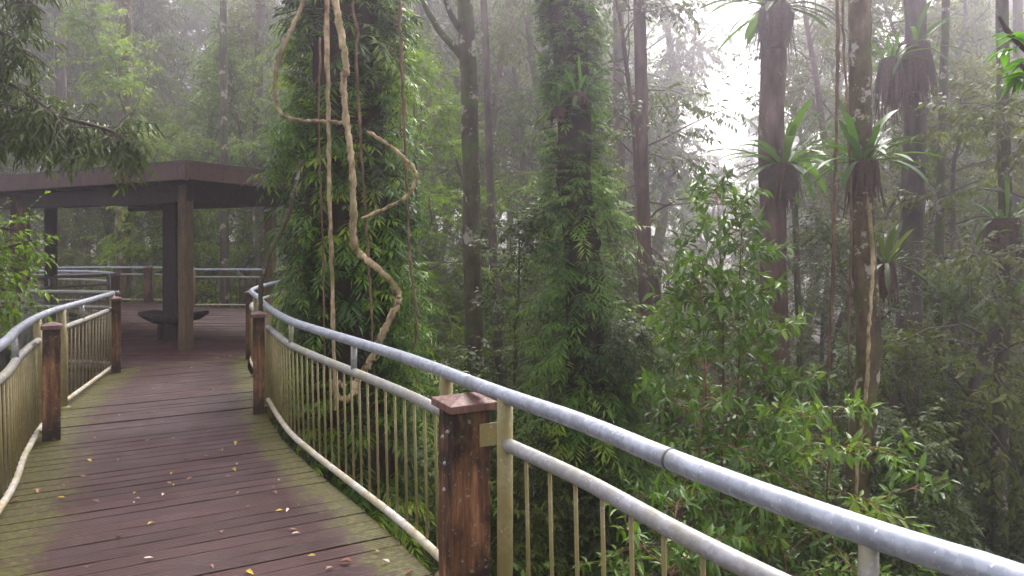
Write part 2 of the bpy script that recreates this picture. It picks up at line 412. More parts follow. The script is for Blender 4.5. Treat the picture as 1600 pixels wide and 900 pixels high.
SR = float(np.interp(9.87, RC.p[:, 1], RC.l))
def build_deck():
    rng = np.random.default_rng(5)
    mb = MB()
    def plank(a0, a1, b1, b0, rnd, z, ed=None, thick=.04):
        # corners: a = left end, b = right end; 0/1 = near/far edge
        a0, a1, b0, b1 = (np.array(q, dtype=float) for q in (a0, a1, b0, b1))
        n = 8
        t = np.linspace(0, 1, n)[:, None]
        wv = rng.normal(0, .0012, (n, 1))
        near, far = a0 + (b0 - a0) * t, a1 + (b1 - a1) * t
        ln = np.linalg.norm(b0 - a0); w = np.linalg.norm(a1 - a0)
        V, bc = [], []
        for e, yy in ((near, 0), (far, w)):
            for zz in (z, z - thick):
                V.append(np.hstack([e, zz + wv]))
                x = t[:, 0] * ln
                dist = np.minimum(x * .58, (ln - x) * 1.0) if ed is None else np.full(n, ed)
                bc.append(np.stack([x, np.full(n, yy), dist], -1))
        # chamfered long edges: drop the outermost 4 mm
        V = np.stack(V, 1).reshape(-1, 3); bc = np.stack(bc, 1).reshape(-1, 3)
        k = np.arange(n - 1) * 4
        q = np.concatenate([np.stack([k, k + 4, k + 6, k + 2], -1), np.stack([k + 1, k + 3, k + 7, k + 5], -1),
                            np.stack([k, k + 1, k + 5, k + 4], -1), np.stack([k + 2, k + 6, k + 7, k + 3], -1)])
        m = (n - 1) * 4
        mb.add(V, [q, np.array([[0, 2, 3, 1], [m, m + 1, m + 3, m + 2]])], rnd, bc)
    sR = SR; LL = LC.L
    nb = int(sR / .132)
    for k in range(nb):
        gap = rng.choice([.006, .009, .016], p=[.5, .38, .12]) / .132
        f0, f1 = k / nb, (k + 1 - gap) / nb
        e = []
        for f in (f0, f1):
            r, l = RC.pos(f * sR), LC.pos(f * LL)
            u = unit(l - r)
            e.append((l + u * .02, r + u * .05))
        plank(e[0][0], e[1][0], e[1][1], e[0][1], rng.random(), rng.normal(0, .0016))
    poly = [(-3.74, 9.9), (-4.2, 12.4), (-4.12, 14.1), (-4.75, 16.2), (-5.95, 17.75), (-8.5, 18.2), (-9.0, 19.15), (-10.6, 20.0), (-13.6, 19.5), (-17, 18.6),
            (-17, 17.1), (-11.2, 17.1), (-9.8, 15.9), (-9.1, 14.9), (-10.0, 14.2), (-9.85, 12.5), (-7.2, 10.2), (-6.7, 9.25), (-5.2, 8.98)]
    def span(y):
        xs = []
        for a, b in zip(poly, poly[1:] + poly[:1]):
            if (a[1] - y) * (b[1] - y) < 0:
                xs.append(a[0] + (b[0] - a[0]) * (y - a[1]) / (b[1] - a[1]))
        return (min(xs), max(xs)) if len(xs) > 1 else None
    lastR = RC.pos(sR); 
    y = 8.99
    while y < 19.9:
        gap = rng.choice([.006, .009, .016], p=[.5, .38, .12])
        a, b = span(y + .002), span(y + .146 - gap)
        if y < 9.9:   # wedge between the path's last board and the platform
            f = (y - 8.99) / (9.9 - 8.99)
            lim = (-5.2 + (-3.74 + 5.2) * f)
            if a and b: a = (a[0], min(a[1], lim + .03)); b = (b[0], min(b[1], lim + .24))
        if a and b and a[1] > a[0] + .2:
            plank((a[0], y), (b[0], y + .146 - gap), (b[1], y + .146 - gap), (a[1], y), rng.random(), rng.normal(0, .0016) - .001)
        y += .146
    o = mb.build('boardwalk_deck', M['deck'])
    tag(o, kind='structure')
    # bearers, edge joists and piers carrying the boards
    fr = MB()
    for cu, off, smax in ((RC, .14, RC.L), (LC, .10, LC.L)):
        s_ = np.arange(0, smax, .35)
        p = cu.pos(s_); t = cu.tan(s_)
        sg = 1 if cu is RC else -1
        nrm = np.stack([-t[:, 1], t[:, 0]], -1) * sg
        q = p + nrm * off
        for a, b in zip(q[:-1], q[1:]):
            m_ = (a + b) / 2; d = (b - a) / 2; ln = np.linalg.norm(d); d = d / ln
            box(fr, (m_[0], m_[1], -.155), (d[0] * (ln + .01), d[1] * (ln + .01), 0), (-d[1] * .03, d[0] * .03, 0), (0, 0, .10), .4)
        for s0 in np.arange(.8, smax, 2.6):
            a = cu.pos(s0); t0 = cu.tan(s0); n0 = np.array([-t0[1], t0[0]]) * sg
            a = a + n0 * (off + .12)
            g = float(ground(a[0], a[1])) - .3
            box(fr, (a[0], a[1], (g - .07) / 2), (t0[0] * .07, t0[1] * .07, 0), (n0[0] * .07, n0[1] * .07, 0), (0, 0, (-.07 - g) / 2), .5)
    for yy in np.arange(10.237, 19.5, 1.6):
        sp_ = span(yy)
        box(fr, ((sp_[0] + sp_[1]) / 2, yy, -.15), ((sp_[1] - sp_[0]) / 2 - .12, 0, 0), (0, .04, 0), (0, 0, .10), .4)
        for xx in np.arange(sp_[0] + .3, sp_[1], 2.2):
            g = float(ground(xx, yy)) - .3
            box(fr, (xx, yy + .001, (g - .26) / 2), (.07, 0, 0), (0, .07, 0), (0, 0, (-.26 - g) / 2), .5)
    tag(fr.build('boardwalk_underframe', M['frame']), kind='structure')
build_deck()

# ------------------------------------------------------------------ railings
def p3(cu, s, z, off=0.0):
    p = cu.pos(s); t = cu.tan(s)
    n = np.stack([-t[..., 1], t[..., 0]], -1)
    p = p + n * off
    return np.concatenate([p, np.full(p.shape[:-1] + (1,), z)], -1)

def railing(label, cu, s0, s1, i0=None, i1=None, ends=(True, True), spacers=(), spacing=.16, top='rail', mid='midrail', low='lowrail',
            bar='bar', lean=0.0, group=None, seams=(), out=0.0, barr=.0078):
    """one panel: continuous top rail s0..s1; mid rail, bottom rail and bars i0..i1"""
    i0 = s0 if i0 is None else i0; i1 = s1 if i1 is None else i1
    c = cu.pos((s0 + s1) / 2)
    t = thing('railing', label, 'railing', (c[0], c[1], 0), group=group)
    def put(name, mb, m, smooth=True, bevel=0.0):
        for k in range(len(mb.v)): mb.v[k] = mb.v[k] - np.array([c[0], c[1], 0])
        return mb.build(name, m, t, smooth, bevel)
    zt, zm, zb = RAILH, .80, .067
    offz = lambda z: lean * (1 - z / RAILH)
    def line(a, b, z, r, sides):
        k = max(3, int((b - a) / .07) + 1)
        mb = MB(); tube(mb, p3(cu, np.linspace(a, b, k), z, offz(z)), r, sides); return mb
    put('top_rail', line(s0, s1, zt, .0315, 20), M[top])
    put('mid_rail', line(i0, i1, zm, .0285, 16), M[mid])
    put('bottom_rail', line(i0, i1, zb, .022, 14), M[low])
    for s in seams:
        mb = MB(); tube(mb, p3(cu, np.linspace(s - .0045, s + .0045, 3), zt), .0325, 20); put('rail_joint', mb, M['seam'])
    for k, s in enumerate((i0, i1)):
        if not ends[k]: continue
        tt = cu.tan(s); n = np.array([-tt[1], tt[0]])
        mb = MB()
        p = cu.pos(s) + n * offz(.5)
        tube(mb, [(p[0], p[1], -.12), (p[0], p[1], .5), (*cu.pos(s), zt - .012)], .033, 16)
        for zc in (.03,):
            tube(mb, [(p[0], p[1], -.002), (p[0], p[1], .012)], .055, 16)
        put('stanchion', mb, M[bar], True)
    for s in spacers:
        mb = MB(); q = cu.pos(s); n = np.array([-cu.tan(s)[1], cu.tan(s)[0]])
        tube(mb, [(*(q + n * offz(zm)), zm + .012), (*q, zt - .018)], .021, 10)
        put('rail_spacer', mb, M[mid])
    m_ = int((i1 - i0 - .12) / spacing)
    st = (i1 - i0) / (m_ + 1)
    for k in range(1, m_ + 1):
        s = i0 + k * st
        a, b = p3(cu, s, zb + .004, offz(zb) + out * .019), p3(cu, s, zm - .014, offz(zm))
        mb = MB(); tube(mb, [a, b], barr, 8)
        put('baluster', mb, M[bar])
    return t

s = RC.s_px
railing('near galvanised railing running out of the frame, speckled blue-grey top rail', RC, .3, s(735.5) - .003, .5, s(789), (True, True), (s(1357),), .158, seams=(s(1048),), out=-1)
railing('curved galvanised railing between the thick capped post and the slim post by the pavilion', RC, s(735.5) + .003, s(407), s(697), s(419), (True, True), (s(553), s(455)), .135, out=-1)
railing('short bend of railing wrapping round to the pavilion, partly behind the slim post', RC, s(407) + .004, RC.L - 5.9, s(400), RC.L - 6.0, (True, True), (), .16)
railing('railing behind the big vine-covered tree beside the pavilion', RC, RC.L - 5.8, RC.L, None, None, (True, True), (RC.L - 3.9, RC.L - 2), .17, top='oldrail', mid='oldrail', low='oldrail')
sl = LC.s_px
railing('left-hand curved railing leaving the frame, mossy bars and cream bottom rail', LC, .4, sl(72), .5, sl(58), (True, True), (sl(22), sl(4) - .6), .135, lean=-.05, out=1)
railing('short railing between the two small posts left of the path, olive bars', LC, sl(72) + .004, LC.L, sl(97), LC.L - .04, (True, True), (sl(128),), .14, lean=-.03, out=1)
C1 = Curve([(-5.22, 9.06), (-5.9, 9.2), (-6.62, 9.26)])
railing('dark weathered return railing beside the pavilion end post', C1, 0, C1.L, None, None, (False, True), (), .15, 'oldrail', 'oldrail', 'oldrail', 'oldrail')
C2 = Curve([(-6.7, 9.5), (-7.2, 10.2), (-8.6, 12.3), (-9.3, 13.75)])
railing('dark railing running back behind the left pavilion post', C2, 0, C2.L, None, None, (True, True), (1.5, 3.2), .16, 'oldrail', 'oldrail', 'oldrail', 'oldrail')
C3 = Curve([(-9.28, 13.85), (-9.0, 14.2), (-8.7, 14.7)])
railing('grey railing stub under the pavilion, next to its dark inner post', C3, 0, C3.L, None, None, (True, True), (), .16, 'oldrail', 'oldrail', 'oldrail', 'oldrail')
C4 = Curve([(-8.62, 14.75), (-9.1, 15.6), (-10.0, 16.5), (-11.2, 17.0), (-13.2, 17.1), (-16, 17.0)])
railing('curving pale railing on the near side of the side path', C4, 0, C4.L, None, None, (True, True), (1.5, 3.2, 4.8), .16)
C5 = Curve([(-16.8, 18.5), (-13.6, 19.6), (-12.2, 20.0), (-10.75, 20.0)])
railing('far pale railing seen through the pavilion, left of the far post', C5, 0, C5.L, None, None, (True, True), (1.8, 3.6, 4.6), .15)
C6 = Curve([(-10.5, 20.0), (-9.6, 19.6), (-8.8, 18.8)])
railing('far pale railing seen through the pavilion, right of the far post', C6, 0, C6.L, None, None, (True, True), (1.0,), .15)
C7 = Curve([(-8.45, 18.15), (-7.2, 18.12), (-6.0, 17.9)])
railing('far railing right of the pavilion front post, running behind the tree', C7, 0, C7.L, None, None, (True, True), (1.2,), .16)

def post(label, x, y, h, w, ang, cap=True, bolts=False, zb=-.6, capw=.026, mt='post'):
    t = thing('railing_post', label, 'post', (x, y, 0), ang)
    mb = MB(); hw = w / 2
    # slightly uneven sawn shaft
    g = np.random.default_rng(int(abs(x * 1000)))
    zs = np.linspace(zb, h, 9)
    V = []
    for z in zs:
        for i, j in ((-1, -1), (1, -1), (1, 1), (-1, 1)):
            V.append((i * hw + g.normal(0, .0015), j * hw + g.normal(0, .0015), z))
    q = [[k * 4 + a, k * 4 + (a + 1) % 4, k * 4 + 4 + (a + 1) % 4, k * 4 + 4 + a] for k in range(8) for a in range(4)]
    mb.add(V, [np.array(q), np.array([[3, 2, 1, 0], [32, 33, 34, 35]])])
    mb.build('shaft', M[mt], t, False, .006)
    if cap:
        c = MB(); cw = hw + capw; z = h + .001
        c.add([(-cw, -cw, z), (cw, -cw, z), (cw, cw, z), (-cw, cw, z), (-cw, -cw, z + .034), (cw, -cw, z + .034), (cw, cw, z + .034), (-cw, cw, z + .034), (0, 0, z + .062)],
              [np.array([[3, 2, 1, 0], [0, 1, 5, 4], [1, 2, 6, 5], [2, 3, 7, 6], [3, 0, 4, 7]]), np.array([[4, 5, 8], [5, 6, 8], [6, 7, 8], [7, 4, 8]])])
        c.build('post_cap', M['cap'], t, False, .004)
    if bolts:
        for bx, bz in ((-.025, .805), (.03, .77), (.005, .66), (.012, .54)):
            b = MB()
            for r0, d0, r1, d1 in ((.0115, .0, .0115, .004), (.0095, .004, .004, .011)):
                tube(b, [(-hw - d0, bx, bz), (-hw - d1, bx, bz)], [r0, r1], 10)
            b.build('bolt', M['zinc'], t, True)
        b = MB()
        box(b, (hw - .012, -hw - .006, .79), (.045, 0, 0), (0, .004, 0), (0, 0, .05))
        box(b, (hw + .055, -hw + .012, .80), (.05, 0, 0), (0, .004, 0), (0, 0, .026))
        b.build('bracket', M['bar'], t, False, .002)
    return t
def rail_ang(cu, px):
    t = cu.tan(cu.s_px(px)); return math.atan2(t[1], t[0])
a = rail_ang(RC, 725)
post('thick dark-stained near railing post with a red cap and four bolts', -.215, 3.06, .90, .176, math.radians(28), True, True)
post('slim brown railing post where the curved railing starts', -2.47, 6.66, .93, .105, math.radians(20), True, capw=.02)
post('brown railing post without rail bars, just behind the slim post', -3.77, 9.83, .93, .10, math.radians(5), True, capw=.012)
post('rotten black and orange railing post nearest on the left side of the path', -3.87, 5.74, .925, .128, math.radians(34), True, capw=.012)
post('mossy dark railing post at the inner corner left of the path', -5.09, 8.78, .92, .105, math.radians(30), True, capw=.01)
post('dark post at the start of the side path, under the pavilion', -8.42, 14.5, 1.0, .15, .3, True, capw=.01)
post('orange-brown far post in the middle of the railing seen through the pavilion', -10.62, 19.95, .98, .2, .1, True, capw=.012)
post('dark far post right behind the pavilion front post', -8.62, 18.5, .98, .16, .4, True, capw=.012)

# ------------------------------------------------------------------ pavilion
A = np.array([-5.16, 10.8]); U = np.array([-.89, .456]); Vv = np.array([.456, .89])
def pav():
    t = thing('pavilion', 'open timber shelter with flat roof and deep red-brown fascia over the walkway', 'pavilion', (A[0], A[1], 0))
    W = lambda u, v, z: np.array([*(U * u + Vv * v), z])        # local to A
    u3, v3 = np.array([*U, 0]), np.array([*Vv, 0]); z3 = np.array([0, 0, 1.0])
    u0, u1, v0, v1 = -.53, 7.0, -.40, 3.6
    def beam(name, p, q, w, z0, z1, m, bev=.006, trim=0):
        p, q = np.array(p), np.array(q); c = (p + q) / 2; d = (q - p) / 2; L = np.linalg.norm(d); d = d / L
        n = np.array([-d[1], d[0]])
        mb = MB(); box(mb, (c[0], c[1], (z0 + z1) / 2), (d[0] * L, d[1] * L, 0), (n[0] * w / 2, n[1] * w / 2, 0), (0, 0, (z1 - z0) / 2))
        return mb.build(name, M[m], t, False, bev)
    c = lambda u, v: U * u + Vv * v
    # fascia boards, the two seen faces meet in a corner block
    beam('fascia', c(u0 + .05, v0), c(u1, v0), .045, 2.625, 2.885, 'pav')
    beam('fascia', c(u0, v0 + .05), c(u0, v1), .045, 2.625, 2.885, 'pav')
    beam('fascia', c(u0 + .05, v1), c(u1, v1), .045, 2.625, 2.885, 'pav')
    beam('fascia', c(u1, v0), c(u1, v1), .045, 2.625, 2.885, 'pav')
    mb = MB(); box(mb, (*c(u0 + .012, v0 + .012), 2.755), u3 * .045, v3 * .045, z3 * .145, taper=.7); mb.build('corner_block', M['pav'], t, False, .006)
    # roof deck: boarded soffit under metal sheets
    mb = MB(); cc = c((u0 + u1) / 2, (v0 + v1) / 2)
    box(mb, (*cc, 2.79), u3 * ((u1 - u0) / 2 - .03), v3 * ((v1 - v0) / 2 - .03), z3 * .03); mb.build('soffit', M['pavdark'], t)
    mb = MB(); box(mb, (*cc, 2.90), u3 * ((u1 - u0) / 2 + .03), v3 * ((v1 - v0) / 2 + .03), z3 * .012); mb.build('roof', M['roof'], t)
    for k in range(1, 9):
        uu = u0 + k * (u1 - u0) / 9
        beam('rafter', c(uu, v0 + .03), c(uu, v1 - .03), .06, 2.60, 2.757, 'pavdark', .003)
    # ring beams between the posts
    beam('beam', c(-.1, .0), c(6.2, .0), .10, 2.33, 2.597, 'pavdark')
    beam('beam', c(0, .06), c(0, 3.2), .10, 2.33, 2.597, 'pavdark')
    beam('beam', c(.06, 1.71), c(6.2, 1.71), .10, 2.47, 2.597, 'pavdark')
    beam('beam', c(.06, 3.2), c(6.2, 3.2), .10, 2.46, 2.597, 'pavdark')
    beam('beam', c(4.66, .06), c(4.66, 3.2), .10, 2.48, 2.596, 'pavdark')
    def pst(p, w, m, z1=2.59, zb=-.3, taper=1.0, ang=0.0, lab=None):
        mb = MB(); e = np.array([math.cos(ang), math.sin(ang), 0]); f = np.array([-e[1], e[0], 0])
        g = np.random.default_rng(int(w * 1e4)); zs = np.linspace(zb, z1, 12); V = []
        for z in zs:
            for i, j in ((-1, -1), (1, -1), (1, 1), (-1, 1)):
                V.append(np.array([p[0], p[1], z]) + e * (i * w / 2 + g.normal(0, .003)) + f * (j * w / 2 + g.normal(0, .003)))
        q = [[k * 4 + a, k * 4 + (a + 1) % 4, k * 4 + 4 + (a + 1) % 4, k * 4 + 4 + a] for k in range(11) for a in range(4)]
        mb.add(V, [np.array(q), np.array([[3, 2, 1, 0], [44, 45, 46, 47]])])
        o = mb.build('post', M[m], t, False, .02)
        if lab: o['label'] = lab
        return o
    pst((0, 0), .165, 'pavpost', ang=-.44, lab='mossy front corner post')
    pst(c(4.66, 0), .27, 'post', zb=-2.6, ang=.4, lab='thick red-brown left post')
    pst(np.array([-9.42, 13.95]) - A, .21, 'pavdark', 2.47, -2.6, ang=.5, lab='dark inner post')  # roof shade put into the colour: this post takes the darker timber
    pst(c(0, 1.73), .16, 'pavpost', 2.33)
    pst(c(0, 3.2), .18, 'pavdark', 2.33)
    pst(c(6.0, 0), .2, 'pavdark', 2.33, -2.6)
    pst(np.array([-5.93, 11.95]) - A, .25, 'pavdark', 2.59, ang=-.12, lab='broad dark bench column')
    mb = MB()
    for sx in (-1, 1):
        e = np.array([math.cos(-.12), math.sin(-.12), 0]); f = np.array([-e[1], e[0], 0])
        box(mb, np.array([-5.93 - A[0], 11.95 - A[1], 1.55]) + e * sx * .129 - f * .03, e * .004, f * .03, z3 * .85)
    mb.build('steel_strap', M['midrail'], t)
pav()

def bench():
    t = thing('bench', 'dark timber bench of two tilted slabs round the broad column under the pavilion', 'bench', (-5.93, 11.95, 0), -.12)
    z3 = np.array([0, 0, 1.0])
    for sx in (-1, 1):
        mb = MB()
        # one slab each side of the column, wider at the outer edge, with an undercut apron
        x0, x1 = sx * .14, sx * .52
        top = [(x0, -.36, .44), (x1, -.20, .49), (x1, .24, .49), (x0, .38, .44)]
        bot = [(x0, -.30, .29), (sx * .38, -.16, .33), (sx * .38, .2, .33), (x0, .3, .29)]
        rim = [(x0, -.37, .39), (x1 * 1.01, -.21, .43), (x1 * 1.01, .25, .43), (x0, .39, .39)]
        V = bot + rim + top
        q = []
        for k in range(2):
            for a in range(4): q.append([k * 4 + a, k * 4 + (a + 1) % 4, k * 4 + 4 + (a + 1) % 4, k * 4 + 4 + a])
        q = np.array(q + [[3, 2, 1, 0], [8, 9, 10, 11]])
        mb.add(V, [q if sx > 0 else q[:, ::-1]])
        mb.build('seat', M['pavdark'], t, False, .008)
    mb = MB(); box(mb, (0, -.001, .40), (.138, 0, 0), (0, .36, 0), (0, 0, .045)); mb.build('seat_rail', M['pavdark'], t, False, .006)
    for sx in (-1, 1):
        mb = MB(); box(mb, (sx * .17, -.02, .15), (.035, 0, 0), (0, .12, 0), (0, 0, .148)); mb.build('leg', M['pavdark'], t, False, .006)
bench()

# ------------------------------------------------------------------ plants
UP = np.array([0, 0, 1.0])

def bend(rng, p, d, L, n, droop, wander):
    P = [np.array(p, dtype=float)]; d = unit(d); st = L / n
    for _ in range(n):
        d = unit(d + rng.normal(0, wander, 3) - UP * droop / n)
        P.append(P[-1] + d * st)
    return np.array(P)

class LeafBag:
    def __init__(s): s.P, s.D, s.N, s.L, s.W, s.R = [], [], [], [], [], []
    def put(s, p, d, n, L, W, r): s.P.append(p); s.D.append(d); s.N.append(n); s.L.append(L); s.W.append(W); s.R.append(r)
    def build(s, mb, full, curve=.3): leaves(mb, np.array(s.P), np.array(s.D), np.array(s.N), np.array(s.L), np.array(s.W), np.array(s.R), curve, .25, full)

def leafy_twig(bag, wood, rng, P, L, W, n, hang, rbase, r0, whorl=False):
    """leaves set alternately along a twig, a tuft at its tip"""
    k = len(P) - 1
    for i in range(n):
        t = .15 + .85 * (i + .5) / n
        if whorl: t = 1 - (1 - t) ** 1.6
        x = t * k; a = min(int(x), k - 1); fr = x - a
        p = P[a] + (P[a + 1] - P[a]) * fr
        T = unit(P[a + 1] - P[a])
        S = unit(np.cross(T, UP) + 1e-3)
        if whorl:
            az = i * 2.4; Nn = np.cross(S, T)
            side = S * math.cos(az) + Nn * math.sin(az)
            d = T * .55 + side * .9 - UP * hang
        else:
            d = T * (.5 + .4 * (i == n - 1)) + S * (1 if i % 2 else -1) * .8 - UP * hang
        d = d + rng.normal(0, .22, 3)
        nn = UP + rng.normal(0, .38, 3)
        q = rng.uniform(.72, 1.12)
        bag.put(p, d, nn, L * q, W * q, min(1, max(0, rbase + rng.normal(0, .10))))
    if wood is not None: tube(wood, P, np.linspace(r0, r0 * .4, len(P)), 4, caps=False)

def make_plant(rng, H, r0, z0, nbr, brl, tw_n, tw_l, leaf, hang=.15, droop=.35, elev=(.1, .7), stems=1, spread=.12, prof=None, full=False, twigwood=True, whorl=False, sides=7, wander=.05, tone=.45, wild=0.0):
    """returns (wood MB, leaf MB) of a small tree; its base is the origin"""
    wood, lm, bag = MB(), MB(), LeafBag()
    prof = prof or (lambda f: math.sin(math.pi * min(1, .18 + .8 * f)))
    for sidx in range(stems):
        az0 = rng.uniform(0, 6.28)
        h = H * (1 - .18 * sidx / max(1, stems - 1)) if stems > 1 else H
        base = np.array([math.cos(az0), math.sin(az0), 0]) * (.12 * (stems > 1))
        tr = bend(rng, base, (math.cos(az0) * spread, math.sin(az0) * spread, 1), h, 12, -.12, wander)
        tube(wood, np.vstack([tr[:1] - UP * .4, tr]), np.concatenate([[r0 * 1.25], np.linspace(r0, r0 * .18, 13)]), sides, bump=.06, seed=int(rng.integers(1e6)))
        for b in range(nbr):
            f = (b + rng.random()) / nbr
            x = (z0 + (1 - z0) * f) * 12; a = min(int(x), 11)
            p = tr[a] + (tr[a + 1] - tr[a]) * (x - a)
            az = b * 2.4 + rng.normal(0, .35 + wild)
            e = elev[0] + (elev[1] - elev[0]) * f + rng.normal(0, .12 + wild * .6)
            L = brl * prof(f) * rng.uniform(.65 - wild * .5, 1.2 + wild * .4)
            d = np.array([math.cos(az) * math.cos(e), math.sin(az) * math.cos(e), math.sin(e)])
            B = bend(rng, p, d, L, 6, droop, .10 + wild * .25)
            tube(wood, B, np.linspace(max(.006, r0 * .28 * (1 - .5 * f)), .003, 7), 5, caps=False)
            tone_b = tone + rng.normal(0, .10) + .12 * (f - .5)
            for j in range(tw_n + 1):
                if j == tw_n: tp, td, tl = B[4], unit(B[6] - B[4]), tw_l
                else:
                    t = .22 + .72 * (j + rng.random() * .6) / tw_n
                    y = t * 6; c = min(int(y), 5)
                    tp = B[c] + (B[c + 1] - B[c]) * (y - c)
                    T = unit(B[c + 1] - B[c]); S = unit(np.cross(T, UP) + 1e-3)
                    td = T * .6 + S * (1 if j % 2 else -1) * .8 * rng.uniform(1 - wild, 1) + UP * rng.normal(.0, .22 + wild)
                    tl = tw_l * (1 - .4 * t) * rng.uniform(.7, 1.25)
                Tw = bend(rng, tp, td, tl, 3, droop * .8, .12)
                leafy_twig(bag, wood if twigwood else None, rng, Tw, leaf[0], leaf[1], leaf[2], hang, tone_b, .004, whorl)
    bag.build(lm, full)
    return wood, lm

def put_tree(name, label, cat, x, y, wm, lm, wmat, lmat, sc_=1.0, rz=0.0, group=None, z=None, wood_name='trunk', crown_name='crown', wide=1.0):
    t = thing(name, label, cat, (x, y, float(ground(x, y)) if z is None else z), rz, group)
    t.scale = (sc_ * wide, sc_ * wide, sc_)
    if wm is not None: link(wood_name, wm, wmat, t)
    if lm is not None: link(crown_name, lm, lmat, t)
    return t

# ---- trunks that run up out of the frame
def trunk_path(px_pts, d, extra=2.5, dd=0.0):
    P = [at(px, py, d + dd * k) for k, (px, py) in enumerate(px_pts)]
    P = [np.array(p) for p in P]
    top, bot = (P[0], P[-1])
    P.insert(0, top + unit(P[0] - P[1]) * extra)
    g = float(ground(bot[0], bot[1]))
    if bot[2] > g: P.append(np.array([bot[0] + (P[-1] - P[-2])[0] * .1, bot[1], g - .4]))
    return np.array(P)[::-1]            # base first

def trunk_tree(name, label, px_pts, d, wpx, mat, cat='tree', bump=.07, group=None, extra=2.5, taper=.78, sides=16, flare=1.25):
    P = smooth_path(trunk_path(px_pts, d, extra), 10)
    r = wpx / 2 / F * d
    zz = (P[:, 2] - P[0, 2]) / (P[-1, 2] - P[0, 2])
    R = r * (1.1 - (1.1 - taper) * zz) * (1 + (flare - 1) * np.exp(-zz * 9))
    t = thing(name, label, cat, P[0] + UP * .4, 0, group)
    off = P[0] + UP * .4
    mb = MB(); tube(mb, P - off, R, sides, bump=bump, seed=int(abs(P[0][0]) * 991) + 3)
    mb.build('trunk', M[mat], t, True)
    return t, P, R, off

def limb(t, off, pts, r0, r1, mat, name='branch'):
    mb = MB(); P = smooth_path(np.array(pts) - off, 6)
    tube(mb, P, np.linspace(r0, r1, len(P)), 8, bump=.05, seed=5)
    return mb.build(name, M[mat], t, True)

# 1. the big host tree wrapped in climbers
rng = np.random.default_rng(21)
D1 = 8.0
t1, P1, R1, o1 = trunk_tree('vine_covered_tree', 'huge tree wrapped in feathery green climber leaves beside the curved railing', [(540, 0), (545, 300), (552, 620)], D1, 118, 'core', bump=.10, extra=1.8, taper=.85, sides=22)
def coat(t, off, P, R, n, zr, rad, L, nl, ll, lw, droop, seed, mat, tone=.45, wide=None, name='climber_foliage', up=.25, full=False, cluster=0):
    rng = np.random.default_rng(seed); ctone = 0
    z = rng.uniform(zr[0], zr[1], n)
    th = rng.uniform(0, 2 * math.pi, n)
    if cluster:
        cz, ct = rng.uniform(zr[0], zr[1], cluster), rng.uniform(0, 2 * math.pi, cluster)
        k = rng.integers(0, cluster, n); m = rng.random(n) < .8; ctone = np.where(m, rng.normal(0, .17, cluster)[k], -.12)
        z = np.where(m, cz[k] + rng.normal(0, .22, n), z); th = np.where(m, ct[k] + rng.normal(0, .35, n), th)
    cx, cy, rr = (np.interp(z, P[:, 2], q) for q in (P[:, 0], P[:, 1], R))
    w = np.ones(n) if wide is None else wide(z)
    rad_ = rr + rng.uniform(rad[0], rad[1], n) * w
    o = np.stack([np.cos(th), np.sin(th), np.zeros(n)], -1)
    base = np.stack([cx, cy, z], -1) + o * rad_[:, None] - off
    tz = np.cross(o, UP)
    D = o + tz * rng.normal(0, .45, n)[:, None] + UP * rng.normal(up, .35, n)[:, None]
    rnd = np.clip(tone + .16 * np.sin(z * 2.1 + th * 2) + .08 * np.sin(z * 5.3 - th * 3) + ctone + rng.normal(0, .09, n), 0, 1)
    mb = MB()
    sprays(mb, base, D, rng.uniform(L[0], L[1], n) * (.45 + .55 * np.minimum(w, 1.1)), nl, ll * (.7 + .3 * w), lw, droop, rnd, rng, full)
    return mb.build(name, M[mat], t)
w1 = lambda z: np.interp(z, [-3, -1, 1, 2.5, 4, 6], [.7, .75, .8, .75, .72, .68])
coat(t1, o1, P1, R1, 2000, (-2.6, 5.6), (-.06, .20), (.24, .44), 7, .17, .025, .45, 31, 'vfoliage', .40, w1, cluster=95)
coat(t1, o1, P1, R1, 900, (-2.6, 5.6), (-.04, .28), (.14, .28), 6, .105, .017, .3, 33, 'vfoliage', .38, w1, 'small_sprays', .4, cluster=70)
coat(t1, o1, P1, R1, 600, (-2.0, 5.6), (.10, .34), (.24, .46), 7, .19, .027, .5, 32, 'vfoliage', .62, w1, 'outer_sprays', .15, cluster=60)
# drooping side boughs left and right of the trunk
def bough(t, off, pts, r, mat, lmat, n, L, tone, seed, ll=.12, lw=.013, name='side_bough'):
    rng = np.random.default_rng(seed)
    P = smooth_path(np.array(pts), 8)
    mb = MB(); tube(mb, P - off, np.linspace(r, r * .35, len(P)), 6)
    b = mb.build(name, M[mat], t, True)
    k = rng.integers(2, len(P), n)
    o = rng.normal(0, 1, (n, 3)); o[:, 2] = rng.normal(-.1, .5, n)
    fm = MB()
    sprays(fm, P[k] - off + rng.normal(0, .05, (n, 3)), o, rng.uniform(L[0], L[1], n), 6, ll, lw, .6, np.clip(tone + rng.normal(0, .14, n), 0, 1), rng)
    fm.build('foliage', M[lmat], b)
bough(t1, o1, [at(520, 170, 7.7), at(485, 200, 7.5), at(455, 235, 7.4), at(428, 275, 7.35)], .016, 'vine2', 'vfoliage', 90, (.18, .32), .5, 41)
bough(t1, o1, [at(500, 120, 7.7), at(465, 170, 7.5), at(452, 195, 7.4), at(448, 235, 7.4)], .014, 'vine2', 'vfoliage', 90, (.2, .34), .58, 42)
bough(t1, o1, [at(590, 60, 7.7), at(630, 110, 7.6), at(625, 170, 7.5), at(628, 230, 7.5)], .014, 'vine2', 'vfoliage', 60, (.2, .36), .66, 43)
bough(t1, o1, [at(590, 380, 7.7), at(640, 420, 7.5), at(648, 480, 7.4), at(650, 540, 7.4)], .014, 'vine2', 'vfoliage', 110, (.22, .4), .55, 44)
bough(t1, o1, [at(500, 330, 7.7), at(460, 380, 7.5), at(475, 440, 7.4), at(478, 500, 7.4)], .014, 'vine2', 'vfoliage', 110, (.22, .4), .36, 45)
